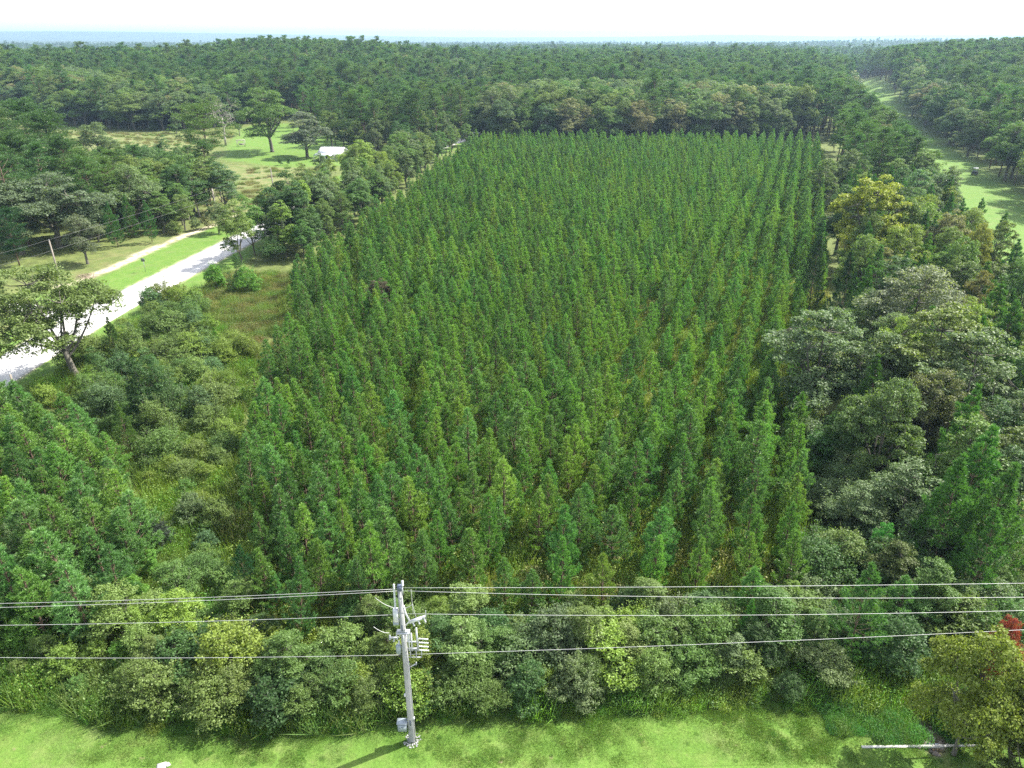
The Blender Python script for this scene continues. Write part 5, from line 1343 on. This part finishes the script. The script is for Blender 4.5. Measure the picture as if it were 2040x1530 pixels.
def house(name, lb, loc, rz, sx, sy, hw, hr, wallm, roofm, windows=True, seams=10):
    o = thing(name, lb, name.split('_')[-1], loc, rz)
    b = MB(); b.box((0, 0, hw / 2), (sx, sy, hw))
    b.add([(-sx / 2, -sy / 2, hw), (-sx / 2, sy / 2, hw), (-sx / 2, 0, hw + hr * .9), (sx / 2, -sy / 2, hw), (sx / 2, sy / 2, hw), (sx / 2, 0, hw + hr * .9)], [(0, 1, 2), (5, 4, 3)])
    w = part('wall', b, wallm, o)
    b = MB(); gable(b, (0, 0, 0), sx, sy, hw - .12, hw + hr); rf = part('roof', b, roofm, o)
    for s in (-1, 1):
        b = MB()
        for i in range(seams):
            x = -sx / 2 - .3 + (sx + .6) * (i + .5) / seams
            b.tube([(x, s * (sy / 2 + .48), hw + .03), (x, 0, hw + hr + .15)], .03, 4)
        sm = part('roof_seams', b, roofm, rf); sm['kind'] = 'stuff'
    b = MB(); b.box((0, 0, hw + hr + .16), (sx + 1, .3, .06)); part('ridge_cap', b, roofm, rf)
    if windows:
        for x in (-sx * .34, -sx * .12, sx * .34):
            b = MB(); b.box((x, -sy / 2 - .03, hw * .58), (1.1, .06, 1.3)); f = part('window', b, M_TRIM, o)
            b = MB(); b.box((x, -sy / 2 - .07, hw * .58), (.94, .03, 1.12)); part('pane', b, M_GLASS, f)
        b = MB(); b.box((sx * .1, -sy / 2 - .03, 1.05), (1.0, .06, 2.1)); d = part('door', b, M_TRIM, o)
        b = MB(); b.box((sx * .1 + .38, -sy / 2 - .09, 1.0), (.06, .06, .12)); part('handle', b, M_DARK, d)
        for y in (-sy * .2, sy * .2):
            b = MB(); b.box((-sx / 2 - .03, y, hw * .58), (.06, 1.1, 1.3)); f = part('window', b, M_TRIM, o)
            b = MB(); b.box((-sx / 2 - .07, y, hw * .58), (.03, .94, 1.12)); part('pane', b, M_GLASS, f)
    return o
p = at(657, 322)
ho = house('farm_house', 'low house with a white metal roof beside the silvery oak', (p[0] + .5, p[1] + 4.5, 0), -.25, 8.0, 6.4, 2.4, 1.7, M_WALL, M_ROOF)
# lean-to porch with a green-grey roof at the near end
b = MB(); b.add([(-4.6, -3.9, 2.5), (2.0, -3.9, 2.5), (2.0, -6.0, 2.05), (-4.6, -6.0, 2.05), (-4.6, -3.9, 2.58), (2.0, -3.9, 2.58), (2.0, -6.0, 2.13), (-4.6, -6.0, 2.13)], [(0, 1, 2, 3), (4, 7, 6, 5), (0, 4, 5, 1), (1, 5, 6, 2), (2, 6, 7, 3), (3, 7, 4, 0)])
part('porch_roof', b, rough_mat('green_grey_roof', (.28, .36, .33), (.36, .43, .40), 1, .5), ho)
for x in (-4.4, -2.3, -.2, 1.8):
    b = MB(); b.box((x, -5.85, 1.0), (.14, .14, 2.1)); part('porch_post', b, M_TRIM, ho)
p = at(702, 305)
house('carport_shed', 'dark-roofed shed just behind the white-roofed house', (p[0] + 2, p[1] + 12, 0), .5, 7, 5, 2.4, 1.2, rough_mat('dark_siding', (.12, .11, .10), (.2, .19, .18)), rough_mat('charcoal_roof', (.05, .05, .055), (.09, .09, .1)), False, 6)
p = at(672, 209)
house('white_shed', 'tiny white shed glimpsed among the far pine trunks', (p[0], p[1], float(H(*p))), .1, 4, 3, 2.3, .8, M_TRIM, M_ROOF, False, 4)
p = at(481, 292)
ar = thing('garden_arbor', 'small weathered wooden arbor on the lawn beside the tallest oak', 'arbor', (p[0], p[1], 0), .1)
for sx_ in (-1.4, 1.4):
    for sy_ in (-.8, .8):
        b = MB(); b.box((sx_, sy_, 1.15), (.14, .14, 2.3)); part('post', b, M_DEAD, ar)
for sy_ in (-.8, .8):
    b = MB(); b.box((0, sy_, 2.37), (3.3, .12, .14)); part('beam', b, M_DEAD, ar)
for i in range(7):
    b = MB(); b.box((-1.5 + i * .5, 0, 2.48), (.07, 2.2, .08)); part('rafter', b, M_DEAD, ar)
b = MB(); b.box((0, .3, .55), (1.9, .5, .06)); b.box((0, .56, .85), (1.9, .05, .5)); part('bench', b, M_DEAD, ar)
p = at(1941, 348)
ct = thing('utility_cart', 'small dark utility cart with a pale roof parked on the grass strip', 'cart', (p[0], p[1], 0), .9)
b = MB(); b.box((0, 0, .55), (2.5, 1.3, .4)); b.box((.85, 0, .85), (.8, 1.25, .3)); b.box((-.85, 0, .9), (.8, 1.3, .35)); part('body', b, rough_mat('black_paint', (.03, .03, .03), (.06, .06, .06), 2, .4), ct)
b = MB(); b.box((-.1, 0, 2.0), (1.7, 1.35, .09)); part('roof', b, M_WHITE, ct)
for sx_ in (-.8, .6):
    for sy_ in (-.6, .6):
        b = MB(); b.box((sx_, sy_, 1.4), (.06, .06, 1.15)); part('roof_post', b, M_DARK, ct)
for sx_ in (-.85, .85):
    for sy_ in (-.68, .68):
        b = MB(); b.lathe((sx_, sy_ - .11, .34), [(0, .001), (.001, .34), (.22, .34), (.221, .001)], 14, axis=(0, 1, 0)); part('wheel', b, M_DARK, ct)
b = MB(); b.box((-.15, 0, .85), (.5, 1.1, .14)); b.box((-.4, 0, 1.1), (.1, 1.1, .5)); part('seat', b, M_GREY, ct)

# ------------------------------------------------------------------ the haze
hb = MB(); hb.box((500, 7600, 60), (31500, 15600 + 340, 260))
m, N, L = newmat('pale_haze')
pv = N.new('ShaderNodeVolumePrincipled'); inp(pv, 'Color', (.44, .64, .86, 1)); inp(pv, 'Density', HAZE_DENSITY); inp(pv, 'Anisotropy', .35)
o_ = N.new('ShaderNodeOutputMaterial'); L.new(pv.outputs[0], o_.inputs['Volume'])
hz = link('haze', hb.mesh('haze', [m]), kind='stuff')
hz['label'] = 'thin pale blue haze lying over the distant forest'; hz['category'] = 'haze'
lowz, highz = float(GZ.min()), float(max(GZ.max(), CAM_Z))
me_ = hz.data
for v_ in me_.vertices:
    v_.co.z = (lowz - 1.0) if v_.co.z < 0 else (highz + 14.0)
print('ground', GZ.shape, lowz, highz, 'things', sum(1 for t in T if t.get('thing')))
